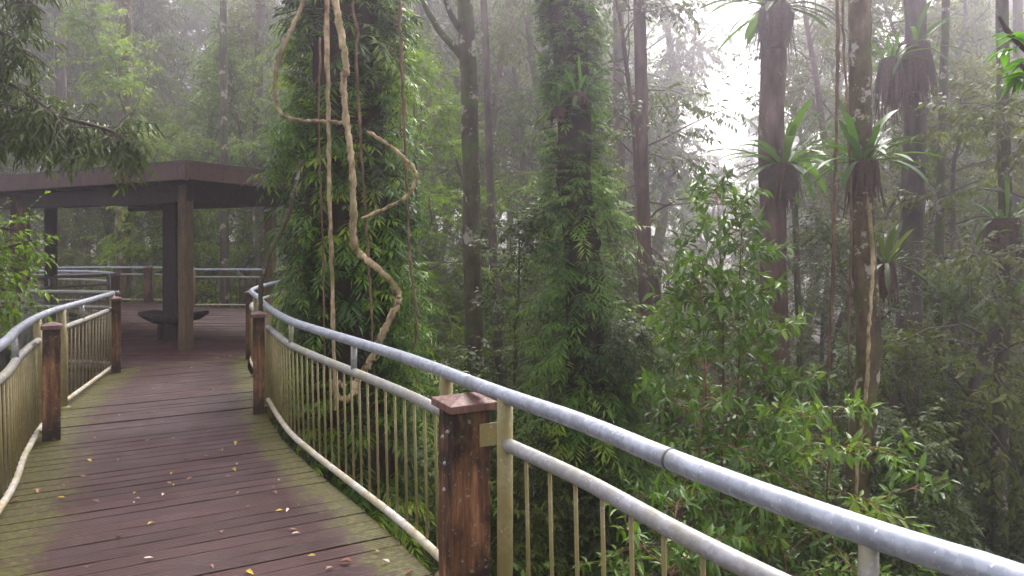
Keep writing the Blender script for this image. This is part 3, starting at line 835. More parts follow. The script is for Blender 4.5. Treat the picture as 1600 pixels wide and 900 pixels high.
bough(t1, o1, [at(600, 520, 7.6), at(640, 570, 7.3), at(660, 620, 7.1), at(672, 690, 7.0)], .014, 'vine2', 'vfoliage', 70, (.22, .4), .55, 46)

def liana(label, pts, d, w, mat, dd=0.0):
    P = smooth_path([at(px, py, d + dd * k / len(pts)) for k, (px, py) in enumerate(pts)], 9)
    rng = np.random.default_rng(int(pts[0][0] * 7 + pts[-1][1]))
    P = P + rng.normal(0, .005, P.shape)
    r = w * .76 / 2 / F * d
    u = np.arange(len(P))
    r = r * (1.12 - .24 * u / len(P)) * (1 + .10 * np.sin(u * .9) + .22 * (rng.random(len(P)) < .12))
    c = P[-1]
    mb = MB(); tube(mb, P - c, r, 10, bump=.13, seed=int(pts[0][0]))
    o = mb.build('liana', M[mat], None, True)
    o.location = tuple(c)
    return tag(o, label, 'liana')
liana('pale liana sweeping in a wide loop left of the big tree', [(482, -60), (474, 0), (455, 45), (440, 80), (430, 120), (431, 158), (442, 180), (470, 188), (505, 190), (535, 191)], 6.75, 7.5, 'vine')
liana('straight light brown liana hanging in front of the big tree, left of the white one', [(508, -60), (509, 0), (512, 120), (514, 250), (517, 380), (521, 520), (524, 640)], 6.75, 8.5, 'vine')
liana('thick pale liana that kinks sharply near the railing and ends in a knot', [(514, -60), (523, 0), (534, 60), (541, 105), (536, 135), (543, 200), (550, 260), (552, 320), (555, 385), (568, 402), (596, 425), (620, 452), (621, 475), (607, 503), (592, 535), (578, 565), (565, 585), (555, 598), (553, 612), (545, 622), (530, 622), (524, 610), (530, 601), (540, 604)], 6.55, 12.5, 'vine')
liana('brown liana curving out to the right of the big tree and back', [(572, 205), (600, 222), (630, 245), (648, 268), (645, 292), (628, 312), (600, 327), (565, 342)], 6.75, 7, 'vine')
liana('dark thin liana on the right flank of the big tree', [(622, -60), (625, 20), (628, 120), (633, 230), (636, 330), (642, 420), (650, 490), (649, 545)], 6.9, 5.5, 'vine2')
liana('thin reddish liana behind the white one, right of it', [(548, -40), (552, 20), (560, 50), (556, 85), (562, 180), (566, 260), (572, 340), (577, 420), (582, 540)], 6.8, 5, 'vine2')
liana('mossy leaning liana at the left foot of the big tree', [(472, 250), (458, 310), (445, 350), (425, 390), (412, 425), (408, 455), (409, 520)], 7.2, 9, 'bark1')
liana('thread-like liana low on the left of the big tree', [(500, 60), (498, 200), (503, 330), (505, 440), (508, 600)], 7.05, 4, 'vine2')

# 2. second trunk hung with ferny sprays
t2, P2, R2, o2 = trunk_tree('fern_hung_tree', 'dark straight trunk hung with pale green ferny sprays right of the slim bare tree', [(888, 0), (896, 200), (907, 400), (918, 600), (924, 740)], 10.2, 54, 'core', bump=.12, taper=.95)
w2 = lambda z: np.interp(z, [-4, -1, .5, 1.8, 2.8, 6], [.9, .9, .95, .65, .15, .1])
coat(t2, o2, P2, R2, 1100, (-4, 5.6), (-.04, .30), (.30, .62), 7, .20, .028, .45, 51, 'vfoliage2', .43, w2, 'hanging_sprays', .3, cluster=90)
coat(t2, o2, P2, R2, 1100, (-3, 5.8), (-.03, .10), (.16, .32), 6, .13, .022, .4, 53, 'vfoliage2', .40, None, 'clinging_ferns', .4, cluster=150)
coat(t2, o2, P2, R2, 360, (-3, 3.2), (.25, .5), (.35, .7), 7, .21, .028, .5, 52, 'vfoliage2', .62, w2, 'outer_sprays', .2, cluster=34)

# 3. bare trunks
t3, P3, R3, o3 = trunk_tree('slim_bare_tree', 'bare mossy trunk with white lichen patches between the two leaf-covered trees', [(727, 0), (733, 150), (736, 300), (739, 430), (741, 590)], 11.5, 29, 'bark1', taper=.8, bump=.04)
limb(t3, o3, [at(722, 88, 11.5), at(708, 72, 11.4), at(690, 52, 11.3), at(676, 30, 11.2), at(664, 8, 11.1), at(655, -30, 11)], .075, .03, 'bark1')
limb(t3, o3, [at(721, 50, 11.5), at(706, 26, 11.3), at(697, 0, 11.1), at(694, -30, 11)], .06, .03, 'bark1')
trunk_tree('slim_reddish_tree', 'straight reddish trunk right of the fern-hung tree, in light mist', [(999, 0), (1002, 150), (1004, 300), (1010, 480), (1014, 600)], 15.5, 22, 'bark2', bump=.05)
t5, P5, R5, o5 = trunk_tree('epiphyte_tree', 'tall reddish trunk with a fern nest high in its top, against the bright gap', [(1211, 0), (1208, 100), (1206, 260), (1208, 400), (1214, 700)], 12.8, 38, 'bark2', bump=.05, taper=.95)
t6, P6, R6, o6 = trunk_tree('nest_fern_tree', 'olive mossy trunk with a liana up its side, right of the leafy saplings', [(1342, 0), (1344, 120), (1347, 300), (1350, 420), (1356, 540), (1348, 640), (1338, 760), (1328, 900)], 8.8, 35, 'bark3', bump=.07, taper=.85)
t7, P7, R7, o7 = trunk_tree('skirted_tree', 'stout misty trunk with brown dead fronds hanging around its top', [(1430, 0), (1430, 180), (1426, 330), (1420, 500), (1412, 700)], 13.0, 36, 'bark4', bump=.05)
t8, P8, R8, o8 = trunk_tree('edge_tree', 'dark trunk with two fern nests at the right edge of the view', [(1566, 0), (1568, 200), (1571, 400), (1564, 600), (1562, 800)], 11.5, 20, 'bark1', bump=.06)
trunk_tree('crooked_tree', 'thin crooked misty tree just right of the lichen-spotted trunk', [(756, 0), (762, 150), (766, 300), (772, 420), (782, 500), (777, 545), (786, 590), (784, 640)], 17, 13, 'bark4', bump=.08)
tp = [('straight misty tree behind the big vine-covered tree, on its right', [(664, 0), (667, 250), (672, 420)], 25, 22, 'bark4'),
      ('misty trunk far behind the pavilion roof, left of its corner', [(196, 0), (194, 200), (192, 470)], 23, 22, 'bark3'),
      ('dark trunk behind the railing right of the pavilion front post', [(349, 0), (350, 250), (351, 460)], 20.5, 13, 'bark1'),
      ('hazy trunk over the left end of the pavilion roof', [(92, 0), (96, 200), (94, 470)], 27, 17, 'bark4'),
      ('misty trunk close behind the fern-hung trunk, right of it', [(966, 0), (968, 250), (972, 500)], 22, 20, 'bark4'),
      ('thin trunk left of the reddish epiphyte trunk, low in the mist', [(1246, 440), (1250, 560), (1242, 700)], 15, 11, 'bark1'),
      ('dark slim trunk in the thicket left of the edge tree', [(1478, 0), (1470, 300), (1466, 480), (1470, 760)], 14.5, 14, 'bark1'),
      ('pale trunk at the very right edge, deep in the mist', [(1590, 0), (1592, 300), (1588, 640)], 24, 16, 'bark4'),
      ('grey trunk left of the big vine-covered tree, behind the pavilion', [(408, 0), (402, 200), (410, 420)], 24, 16, 'bark4')]
for lab, pts, d, w, m in tp:
    trunk_tree('misty_tree', lab, pts, d, w, m, bump=.05, sides=10)

# hanging lianas on the right
liana('dark liana hanging free left of the olive mossy trunk', [(1306, -60), (1309, 60), (1307, 180), (1304, 300), (1302, 420), (1296, 540), (1292, 600)], 8.6, 6.5, 'vine2')
liana('thin liana hanging close beside the olive mossy trunk', [(1316, -60), (1318, 60), (1325, 200), (1330, 330), (1328, 450), (1326, 590)], 8.5, 4.5, 'vine2')
liana('pale liana climbing the front of the olive mossy trunk', [(1352, 300), (1360, 350), (1364, 420), (1360, 480), (1357, 540), (1353, 620), (1340, 720), (1338, 800)], 8.45, 7, 'vine')

# nest ferns: strap fronds above, a brown skirt below
def nest_fern(label, p, size, n, seed, skirt=.6, skirt_r=.17, name='nest_fern', low=.0, mat='fern', skirt_n=60):
    rng = np.random.default_rng(seed)
    t = thing(name, label, 'fern', p)
    mb = MB()
    for i in range(n):
        az = i * 2.4 + rng.normal(0, .15); e = rng.uniform(low, 1.3) if i > 3 else rng.uniform(1.0, 1.4)
        L = size * rng.uniform(.6, 1.2); W = size * .105 * rng.uniform(.85, 1.1)
        d = np.array([math.cos(az) * math.cos(e), math.sin(az) * math.cos(e), math.sin(e)])
        o = np.array([math.cos(az), math.sin(az), 0]) * skirt_r * .5
        P = bend(rng, o, d, L, 9, .5 + .95 * rng.random(), .04)
        S = unit(np.cross(d, UP)); N = np.cross(S, unit(np.gradient(P, axis=0)))
        u = np.linspace(0, 1, 10); w = W * np.interp(u, [0, .12, .5, .8, .95, 1], [.28, .5, 1, .9, .45, .04])[:, None]
        wav = (1 + .07 * np.sin(u * 25 + i))[:, None]
        V = np.stack([P - S * w * wav * .5 + N * w * .16, P, P + S * w * wav * .5 + N * w * .16], 1).reshape(-1, 3)
        k = np.arange(9) * 3
        q = np.concatenate([np.stack([k, k + 1, k + 4, k + 3], -1), np.stack([k + 1, k + 2, k + 5, k + 4], -1)])
        mb.add(V, [q], np.clip(.45 + rng.normal(0, .14) - .2 * (e < .2), 0, 1))
    mb.build('fronds', M[mat], t, True)
    if skirt:
        mb = MB()
        z = np.linspace(.04, -skirt * .75, 6)
        tube(mb, np.stack([z * 0, z * 0, z], -1), skirt_r * np.array([.85, .97, .95, .88, .8, .66]), 12, bump=.12, seed=seed)
        for i in range(skirt_n):
            az = rng.uniform(0, 6.28); r = skirt_r * rng.uniform(.9, 1.08)
            o = np.array([math.cos(az) * r, math.sin(az) * r, rng.uniform(-.10, .05)])
            L = skirt * rng.uniform(.55, 1.15)
            P = bend(rng, o, (math.cos(az) * .16, math.sin(az) * .16, -1), L, 5, .6, .05)
            S = np.array([-math.sin(az), math.cos(az), 0]); w = rng.uniform(.012, .03)
            u = np.linspace(1, .3, 6)[:, None]
            V = np.stack([P - S * w * u, P + S * w * u], 1).reshape(-1, 3); k = np.arange(5) * 2
            mb.add(V, [np.stack([k, k + 1, k + 3, k + 2], -1)])
        mb.build('dead_skirt', M['dead'], t, False)
    return t
nest_fern('bright nest fern with upright strap fronds ringing the olive mossy trunk', at(1349, 254, 8.62), .9, 34, 61, .58, .16, low=.15)
nest_fern('large hazy nest fern perched on the left reddish trunk', at(1226, 258, 12.42), 1.25, 38, 62, .8, .23)
nest_fern('nest fern in the very top of the tall reddish trunk', at(1211, 12, 12.6), 1.2, 40, 63, 1.0, .27, low=-.35)
nest_fern('half hidden nest fern low on the right side of the olive mossy trunk', at(1384, 412, 9.4), .72, 24, 64, .5, .11, mat='dark')
nest_fern('nest fern with ragged brown skirt on the edge tree', at(1566, 345, 11.3), .7, 26, 65, .75, .24, skirt_n=90)
nest_fern('yellow-green fern tuft below the ragged skirt on the edge tree', at(1578, 470, 11.2), .6, 24, 66, .25, .14, low=-.2)
nest_fern('ragged fern nest high on the stout misty trunk, long brown skirt', at(1428, 72, 12.7), .85, 22, 67, 1.15, .25, low=-.5, skirt_n=150)
nest_fern('brown dead frond bundle hanging left of the stout misty trunk', at(1390, 95, 12.5), .6, 14, 68, 1.1, .17, skirt_n=80)
nest_fern('bright fern clump high on the fern-hung trunk', at(903, 150, 9.7), .52, 22, 69, .15, .13, low=-.2, mat='bright', skirt_n=20)
nest_fern('drooping fern clump a little below the bright one on the fern-hung trunk', at(872, 172, 9.8), .46, 20, 70, .15, .1, low=-.4, skirt_n=20)

# ---- foreground saplings
def plant_thing(name, label, cat, x, y, rng, wmat, lmat, z=None, group=None, wood_name='stem', crown_name='foliage', rz=0, **kw):
    w, l = make_plant(rng, **kw)
    return put_tree(name, label, cat, x, y, w.mesh(wood_name, True), l.mesh(crown_name), M[wmat], M[lmat], 1, rz, group, z, wood_name, crown_name)
def base_at(px, d): return (px - HX) / F * d
def tall_to(py, d, x): return CZ - (py - HY) / F * d - float(ground(x, d))
x = base_at(1135, 7.2)
plant_thing('sapling', 'tall leafy sapling with reddish stems and broad green leaves beyond the near railing', 'sapling', x, 7.2, np.random.default_rng(71), 'stem', 'shrub',
            H=tall_to(285, 7.2, x), r0=.026, z0=.36, nbr=21, brl=1.05, tw_n=5, tw_l=.36, leaf=(.15, .056, 8), hang=.18, droop=.15, elev=(.15, .9), stems=3, spread=.05, full=True, whorl=True, wander=.025, tone=.45)
x = base_at(1040, 6.6)
plant_thing('sapling', 'shorter green sapling left of the tall one, just above the near railing', 'sapling', x, 6.6, np.random.default_rng(72), 'stem', 'shrub',
            H=tall_to(560, 6.6, x), r0=.02, z0=.25, nbr=12, brl=.8, tw_n=5, tw_l=.34, leaf=(.125, .038, 8), hang=.2, droop=.3, elev=(.0, .7), stems=2, spread=.1, full=True, whorl=True, tone=.42)
x = base_at(1330, 6.2)
plant_thing('sapling', 'bright spreading sapling in front of the olive mossy trunk', 'sapling', x, 6.2, np.random.default_rng(73), 'stem', 'shrub',
            H=tall_to(585, 6.2, x), r0=.02, z0=.45, nbr=16, brl=.95, tw_n=5, tw_l=.34, leaf=(.135, .04, 9), hang=.12, droop=.3, elev=(-.1, .6), stems=2, spread=.16, full=True, whorl=True, tone=.50)
x = base_at(950, 5.0)
plant_thing('sapling', 'low broad-leaved sapling seen under the near railing', 'sapling', x, 5.0, np.random.default_rng(74), 'stem', 'shrub',
            H=tall_to(760, 5.0, x), r0=.014, z0=.3, nbr=12, brl=.6, tw_n=4, tw_l=.3, leaf=(.12, .04, 8), hang=.15, droop=.3, elev=(.0, .8), stems=2, spread=.1, full=True, whorl=True, tone=.42)
# ---- tree outside the left edge: its boughs hang into the picture
def outside_tree(name, label, base, z0, boughs, lmat, leaf, n_tw, tone, seed, r0=.14, full=True, tw=(.25, .5), hang=.55, tdroop=.7):
    rng = np.random.default_rng(seed)
    x, y = base; g = float(ground(x, y))
    t = thing(name, label, 'tree', (x, y, g))
    off = np.array([x, y, g])
    mb = MB(); tube(mb, np.array([[0, 0, -.4], [0.03, 0, (z0 - g) * .5], [0, .05, z0 - g], [.02, 0, z0 - g + 1.5]]), [r0 * 1.2, r0, r0 * .85, r0 * .6], 12, bump=.06, seed=seed)
    mb.build('trunk', M['bark1'], t, True)
    for pts in boughs:
        P = smooth_path(np.array(pts), 8)
        w, bag, lm = MB(), LeafBag(), MB()
        tube(w, P - off, np.linspace(.035, .008, len(P)), 7)
        for k in range(n_tw):
            i = int(rng.uniform(.25, 1) * (len(P) - 2))
            T = unit(P[i + 1] - P[i])
            d = T * .6 + rng.normal(0, .6, 3) - UP * .15
            Tw = bend(rng, P[i] - off, d, rng.uniform(*tw), 4, tdroop, .14)
            leafy_twig(bag, w, rng, Tw, leaf[0], leaf[1], leaf[2], hang, tone + rng.normal(0, .1), .005)
        b = w.build('branch', M['twig'], t, True)
        bag.build(lm, full); lm.build('foliage', M[lmat], b)
    return t
E = lambda px, py, d: tuple(at(px, py, d))
x0, y0 = -7.3, 7.0
outside_tree('overhanging_tree', 'dark drooping boughs hanging in from the upper left over the pavilion roof', (x0, y0), 5.5,
             [[(x0, y0, 5.2), E(-120, -60, 6.7), E(0, -30, 6.4), E(70, 20, 6.2)], [(x0, y0, 5.0), E(-120, 40, 6.6), E(-20, 40, 6.3), E(50, 90, 6.1)],
              [(x0, y0, 4.6), E(-120, 100, 6.6), E(-10, 120, 6.3), E(75, 170, 6.1), E(110, 215, 6.0)], [(x0, y0, 4.2), E(-120, 160, 6.6), E(0, 165, 6.4), E(100, 185, 6.2), E(175, 205, 6.1), E(195, 222, 6.1)],
              [(x0, y0, 3.9), E(-140, 200, 6.7), E(-20, 205, 6.5), E(60, 205, 6.3), E(120, 222, 6.2)], [(x0, y0, 4.4), E(-140, 140, 6.9), E(-30, 150, 6.9), E(30, 180, 6.9), E(60, 205, 6.9)],
              [(x0, y0, 4.9), E(-140, 20, 7), E(-60, 60, 6.9), E(20, 130, 6.8)]],
             'dark', (.115, .030, 11), 80, .55, 81)
x0, y0 = -6.9, 6.4
outside_tree('leafy_shrub', 'bright green leafy shrub at the left edge below the pavilion roof', (x0, y0), 1.0,
             [[(x0, y0, .6), E(-90, 420, 6.6), E(0, 390, 6.9), E(50, 375, 7)], [(x0, y0, .8), E(-90, 400, 6.4), E(-10, 420, 6.7), E(45, 440, 6.8)],
              [(x0, y0, .4), E(-90, 450, 6.4), E(-20, 470, 6.7), E(22, 490, 6.8)], [(x0, y0, 1.0), E(-90, 370, 6.4), E(-20, 355, 6.7), E(25, 360, 6.8)],
              [(x0, y0, .7), E(-80, 430, 6.2), E(-20, 440, 6.3), E(10, 455, 6.3)]],
             'fresh', (.10, .036, 8), 24, .5, 82, r0=.04, hang=.2, tdroop=.25)
x0, y0 = 4.6, 3.6
outside_tree('overhanging_tree', 'bright green young leaves poking in at the upper right corner', (x0, y0), 3.2,
             [[(x0, y0, 2.9), E(1760, 110, 3.5), E(1640, 95, 3.4), E(1585, 60, 3.35), E(1560, 25, 3.35)], [(x0, y0, 2.9), E(1720, 130, 3.5), E(1625, 120, 3.4), E(1592, 100, 3.4)]],
             'bright', (.105, .042, 8), 9, .5, 83, r0=.06, tw=(.06, .12), hang=.05, tdroop=.1)

# ---- kinds of misty forest trees, shared meshes
KT = {}
def kind(key, seed, **kw):
    w, l = make_plant(np.random.default_rng(seed), **kw)
    KT[key] = (w.mesh(key + '_trunk', True), l.mesh(key + '_crown'))
kind('layered', 101, H=9.5, r0=.11, z0=.2, nbr=44, brl=2.3, tw_n=11, tw_l=.75, leaf=(.13, .05, 14), droop=.5, elev=(.0, .9), twigwood=False, tone=.5, wild=.5, wander=.09)
kind('drooping', 102, H=10.5, r0=.10, z0=.22, nbr=46, brl=2.1, tw_n=11, tw_l=.8, leaf=(.15, .042, 14), hang=.6, droop=1.1, elev=(.2, .9), twigwood=False, tone=.45, wild=.5, wander=.08)
kind('understorey', 103, H=5.2, r0=.045, z0=.12, nbr=32, brl=1.4, tw_n=9, tw_l=.5, leaf=(.105, .042, 12), droop=.4, elev=(.1, .9), stems=2, spread=.15, twigwood=False, tone=.45, wild=.4, wander=.09)
kind('leafy', 108, H=8, r0=.07, z0=.12, nbr=52, brl=1.9, tw_n=12, tw_l=.55, leaf=(.115, .044, 13), hang=.25, droop=.5, elev=(.1, 1.0), twigwood=False, tone=.55, wild=.45, wander=.07)
kind('bush', 104, H=2.6, r0=.022, z0=.05, nbr=24, brl=.9, tw_n=7, tw_l=.4, leaf=(.11, .04, 11), droop=.4, elev=(.1, 1.0), stems=3, spread=.25, twigwood=False, tone=.45, wild=.4, wander=.08)
kind('tall', 105, H=17, r0=.2, z0=.26, nbr=50, brl=3.4, tw_n=13, tw_l=1.0, leaf=(.21, .09, 14), hang=.35, droop=.7, elev=(.1, 1.0), twigwood=False, tone=.5, wild=.6, wander=.07)
kind('tall_open', 106, H=18, r0=.2, z0=.34, nbr=34, brl=3.0, tw_n=12, tw_l=1.0, leaf=(.21, .085, 13), hang=.35, droop=.7, elev=(.1, .9), twigwood=False, tone=.45, wild=.6, wander=.06)
kind('spreading', 107, H=13, r0=.17, z0=.18, nbr=46, brl=3.6, tw_n=13, tw_l=.9, leaf=(.18, .08, 14), hang=.3, droop=.5, elev=(.2, .9), twigwood=False, tone=.5, wild=.6, wander=.09)
def place(key, name, label, cat, px, d, wmat, lmat, s=1.0, group=None, rz=None, dz=0.0, wide=1.0):
    x = base_at(px, d)
    return put_tree(name, label, cat, x, d, KT[key][0], KT[key][1], None, None, s, random.uniform(0, 6.28) if rz is None else rz, group, float(ground(x, d)) + dz, wide=wide), (wmat, lmat)
def setmats(res):
    t, (wm, lm) = res
    for c in t.children:
        m = wm if c.name.startswith('trunk') else lm
        if not c.data.materials: c.data.materials.append(M[m])
        c.material_slots[0].link = 'OBJECT'; c.material_slots[0].material = M[m]
    return t
singles = [('leafy', 'dense fresh green tree standing close behind the pavilion roof corner', 300, 22.0, 'bark1', 'fresh', 1.5),
           ('leafy', 'bright green tree squeezed between the pavilion and the big vine-covered tree', 400, 21.2, 'bark1', 'fresh', 1.45),
           ('leafy', 'olive tree whose crown screens the stout misty trunk on its right', 1475, 12.2, 'bark4', 'olive', 1.6),
           ('leafy', 'hazy olive tree behind the ragged nest of the edge tree', 1550, 15.5, 'bark4', 'olive', 1.9),
           ('leafy', 'soft yellow-green tree in the mist left of the lichen-spotted trunk', 672, 16.5, 'bark4', 'fresh', 1.1),
           ('leafy', 'soft green tree in the mist right of the lichen-spotted trunk', 800, 20, 'bark4', 'fresh', 1.25),
           ('leafy', 'pale leafy tree in the mist between fern-hung and reddish trunks', 958, 18, 'bark4', 'olive', 1.15),
           ('leafy', 'thin veil of leaves behind the liana right of the epiphyte trunk', 1290, 24, 'bark4', 'olive', 1.3),
('drooping', 'fresh green tree with drooping twigs rising over the pavilion roof corner', 345, 23.5, 'bark1', 'fresh', 1.3),
           ('layered', 'olive tree right behind the pavilion, left of the big vine-covered tree', 425, 27, 'bark1', 'olive', 1.3),
           ('layered', 'yellow-green misty tree behind the lichen-spotted trunk', 690, 19, 'bark4', 'fresh', .8),
           ('understorey', 'dark bushy tree beside the fern-hung trunk, on its left', 838, 11.6, 'bark1', 'dark', 1.05),
           ('leafy', 'dark-leaved tree drooping over the reddish trunk right of the fern-hung one', 1062, 17.5, 'bark2', 'dark', 1.75),
           ('layered', 'olive tree filling the top right around the skirted trunk', 1490, 14.5, 'bark4', 'olive', 1.12),
           ('layered', 'shadowy thicket tree below the skirted trunk', 1460, 11.5, 'bark1', 'dark', .68),
           ('understorey', 'dark understorey tree at the right edge below the fern tuft', 1590, 12.5, 'bark1', 'olive', 1.1),
           ('understorey', 'small dark tree right behind the tall sapling', 1200, 11.5, 'bark1', 'dark', .95),
           ('drooping', 'hazy thin-crowned tree left of the bright gap, upper right of the fern-hung trunk', 1110, 30, 'bark4', 'olive', .8),
           ('layered', 'hazy tree between the tall reddish trunk and the olive mossy trunk', 1285, 19, 'bark4', 'olive', .95),
           ('understorey', 'pale misty tree in the middle, left of the dark bushy one', 800, 17, 'bark4', 'fresh', 1.2),
           ('understorey', 'leafy small tree behind the railing right of the pavilion', 352, 25, 'bark1', 'dark', 1.0),
           ('understorey', 'reddish-trunked small tree straight through the pavilion', 140, 25, 'bark2', 'olive', 1.0)]
for key, lab, px, d, wm, lm, s_ in singles:
    setmats(place(key, 'forest_tree', lab, 'tree', px, d, wm, lm, s_))
rr = random.Random(5)
def gap(px, d):  # the thin, bright part of the forest
    return 1035 < px < 1250 and d > 20 or 1035 < px < 1420 and d > 50
# far trees, band by band
band = [(21, 28, 16, ('layered', 'drooping', 'tall_open'), (.95, 1.2), 'tall slender tree standing in light mist in the middle of the forest'),
        (28, 40, 34, ('tall', 'tall_open', 'spreading'), (1.0, 1.35), 'hazy pale tree fading into the mist deep in the forest'),
        (40, 62, 50, ('tall', 'spreading', 'tall'), (1.4, 2.0), 'ghostly tree almost lost in the mist far behind'),
        (64, 105, 60, ('tall', 'spreading', 'tall'), (2.2, 3.2), 'giant grey tree at the back of the forest, a mere shape in the mist')]
for d0, d1, n, keys, sr, lab in band:
    for k in range(n):
        px = -120 + 1840 * (k + rr.random() * .9) / n; d = rr.uniform(d0, d1)
        s_ = rr.uniform(*sr)
        if gap(px, d):
            if d < 40: continue
            s_ *= .42
        setmats(place(rr.choice(keys), 'forest_tree', lab, 'tree', px, d, rr.choice(['bark4', 'bark2', 'bark1']), rr.choice(['far', 'far', 'olive', 'fresh']), s_, lab.replace('tree', 'trees', 1)))
# understorey bushes on the slope
band = [(7.5, 11, 7, ('bush',), 650, 1700, 'leafy green bush low on the slope close to the boardwalk'),
        (11, 16, 15, ('bush', 'understorey'), 620, 1720, 'dark leafy bush on the slope in the middle distance'),
        (16, 24, 26, ('understorey', 'bush', 'understorey'), -100, 1720, 'dim understorey tree standing in the mist between the trunks'),
        (24, 38, 36, ('understorey',), -150, 1760, 'pale misty understorey tree deep in the forest')]
for d0, d1, n, keys, a, b, lab in band:
    for k in range(n):
        px = a + (b - a) * (k + rr.random() * .9) / n; d = rr.uniform(d0, d1)
        x = base_at(px, d)
        if 1170 < px < 1320 and d > 10: continue
        if px < 480:
            if d < 30: continue
            d += 4
        setmats(place(rr.choice(keys), 'understorey_bush', lab, 'bush', px, d, 'bark1', rr.choice(['dark', 'olive', 'far', 'shrub' if d < 14 else 'far']), rr.uniform(.75, 1.25), lab.replace('bush', 'bushes', 1).replace('tree ', 'trees ', 1)))

# ---- ground cover: low ferns and leaves nobody could count
def undergrowth():
    rng = np.random.default_rng(91)
    mb = MB()
    n = 5200
    d = 5 + 33 * rng.random(n) ** .8; u = rng.uniform(-.95, .95, n)
    x = u * d
    keep = (x > -2.5 + .0 * d) | (d > 21) | (x < -.72 * d - 2)
    keep &= ~((d < 10) & (x < 1.2))
    x, d = x[keep], d[keep]; n = len(x)
    P = np.stack([x, d, ground(x, d)], -1)
    for k in range(7):
        az = rng.uniform(0, 6.28, n)
        D = np.stack([np.cos(az), np.sin(az), rng.uniform(.3, 1.4, n)], -1)
        sprays(mb, P, D, rng.uniform(.4, .95, n), 4, .24, .06, .6, np.clip(.42 + rng.normal(0, .13, n), 0, 1), rng)
    o = mb.build('undergrowth', M['olive'])
    tag(o, 'low ferny undergrowth covering the forest floor', None, None, 'stuff')
undergrowth()

# ---- fallen leaves on the boards
def fallen_leaves():
    rng = np.random.default_rng(95)
    spots = [(433, 799, 0, .075), (487, 872, 0, .05), (255, 775, 2, .05), (232, 876, 2, .05), (60, 768, 1, .07), (150, 685, 1, .06), (268, 742, 0, .04), (368, 693, 0, .07), (366, 735, 0, .05), (430, 771, 1, .05),
             (236, 820, 0, .045), (22, 785, 1, .06), (540, 880, 1, .07), (297, 750, 1, .05), (322, 715, 1, .05), (140, 720, 0, .06), (300, 670, 0, .05), (230, 690, 0, .04), (462, 836, 2, .05), (95, 780, 0, .05), (280, 640, 1, .05), (330, 610, 0, .06),
             (345, 705, 0, .05), (260, 600, 0, .05), (340, 560, 1, .06), (360, 558, 0, .06), (300, 575, 2, .05), (560, 770, 0, .05)]
    lab = ['yellow fallen leaf lying on the wet boards', 'reddish brown fallen leaf lying on the wet boards', 'pale pinkish fallen leaf lying on the wet boards']
    special = {0: 'bright yellow leaf, the largest in the middle of the near boards', 4: 'red-brown curled leaf on the mossy strip at the left of the near boards', 3: 'pale pink leaf lying lowest on the left of the near boards',
               1: 'yellow leaf at the very bottom of the boards, near the thick post'}
    for k in range(70):
        d = 3.45 + 7.5 * rng.random() ** 1.7
        f = rng.uniform(.1, .95)
        s_ = np.interp(d, RC.p[:, 1], np.arange(len(RC.p))); i = int(s_)
        r = RC.p[i]; l = LC.pos(LC.L * RC.l[i] / SR) if RC.l[i] < SR else np.array([-5.2, d])
        q = l + (r - l) * f
        spots.append((HX + q[0] / q[1] * F, HY + CZ * F / q[1], int(rng.choice([0, 1, 1, 2])), rng.uniform(.022, .05)))
    for k, (px, py, c, L) in enumerate(spots):
        p = at(px, py, CZ * F / (py - HY))
        mb = MB(); az = rng.uniform(0, 6.28)
        d = np.array([[math.cos(az), math.sin(az), .05]])
        leaves(mb, d * -L / 2, d, np.array([[rng.normal(0, .12), rng.normal(0, .12), 1.0]]), L, L * rng.uniform(.38, .55), .5, rng.uniform(-.3, .35), rng.uniform(.1, .5), True)
        o = mb.build('fallen_leaf', M[('yellow', 'brownleaf', 'paleleaf')[c]])
        o.location = (p[0], p[1], .010)
        tag(o, special.get(k, lab[c]), 'leaf', None if k in special else lab[c].split(' lying')[0].replace('leaf', 'leaves on the boardwalk'))
fallen_leaves()

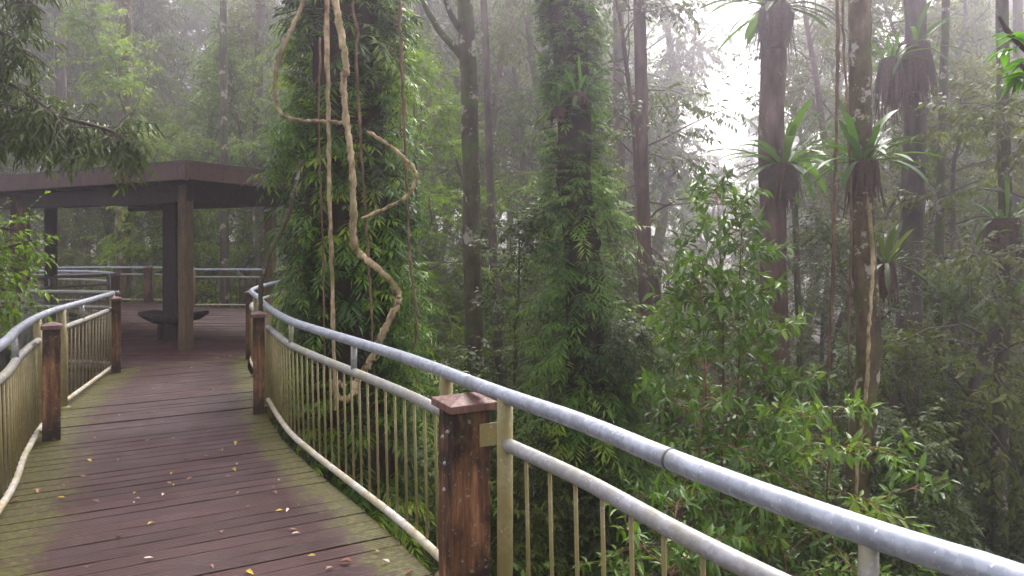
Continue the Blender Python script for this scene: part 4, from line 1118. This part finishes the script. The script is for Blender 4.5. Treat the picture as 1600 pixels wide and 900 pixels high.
# ------------------------------------------------------------------ misty air
m, nt, out = mat_base('forest_mist')
v = nd(nt, 'ShaderNodeVolumePrincipled', {'Color': (.95, .89, .975, 1), 'Density': .0085, 'Anisotropy': .86})
nt.links.new(v.outputs[0], out.inputs['Volume'])
mb = MB(); box(mb, (0, 52.5, 23), (105, 0, 0), (0, 80, 0), (0, 0, 40))
tag(mb.build('haze', m), 'thin pale mist filling the whole forest', None, None, 'stuff')

# ------------------------------------------------------------------ light, sky, camera
EL, AZ = math.radians(52), math.radians(18)      # sun behind the bright gap, veiled by cloud
w = bpy.data.worlds.new('World'); sc.world = w; w.use_nodes = True
nt = w.node_tree; nt.nodes.clear()
sky = nd(nt, 'ShaderNodeTexSky', sky_type='NISHITA', sun_disc=False, sun_elevation=EL, sun_rotation=AZ, dust_density=4.0, air_density=1.2)
hs = nd(nt, 'ShaderNodeHueSaturation', {'Saturation': .25, 'Color': sky.outputs[0]})
bg = nd(nt, 'ShaderNodeBackground', {'Color': hs.outputs[0], 'Strength': .12})
wo = nt.nodes.new('ShaderNodeOutputWorld'); nt.links.new(bg.outputs[0], wo.inputs[0])
ld = bpy.data.lights.new('sun', 'SUN'); ld.energy = 1.5; ld.angle = math.radians(25); ld.color = (1, .96, .9)
so = bpy.data.objects.new('sun', ld); COL.objects.link(so)
dirv = Vector((math.sin(AZ) * math.cos(EL), math.cos(AZ) * math.cos(EL), math.sin(EL)))
so.rotation_euler = dirv.to_track_quat('Z', 'Y').to_euler()
so.location = (0, 0, 60)

cd = bpy.data.cameras.new('camera'); cam = bpy.data.objects.new('camera', cd); COL.objects.link(cam)
cam.location = (0, 0, CZ); cam.rotation_euler = (math.radians(90), 0, 0)
cd.sensor_width = 36; cd.lens = F / 1600 * 36
cd.shift_y = -(450 - HY) / 1600
cd.clip_start = .05; cd.clip_end = 1000
sc.camera = cam
sc.render.engine = 'CYCLES'
c = sc.cycles
c.use_denoising = True
try: c.denoiser = 'OPENIMAGEDENOISE'
except Exception: pass
c.max_bounces = 6; c.diffuse_bounces = 3; c.glossy_bounces = 3; c.transmission_bounces = 3; c.volume_bounces = 2; c.transparent_max_bounces = 4
c.sample_clamp_indirect = 8
vs = sc.view_settings
vs.view_transform = 'Standard'; vs.look = 'None'; vs.gamma = 1; vs.use_curve_mapping = False
vs.exposure = 2.08
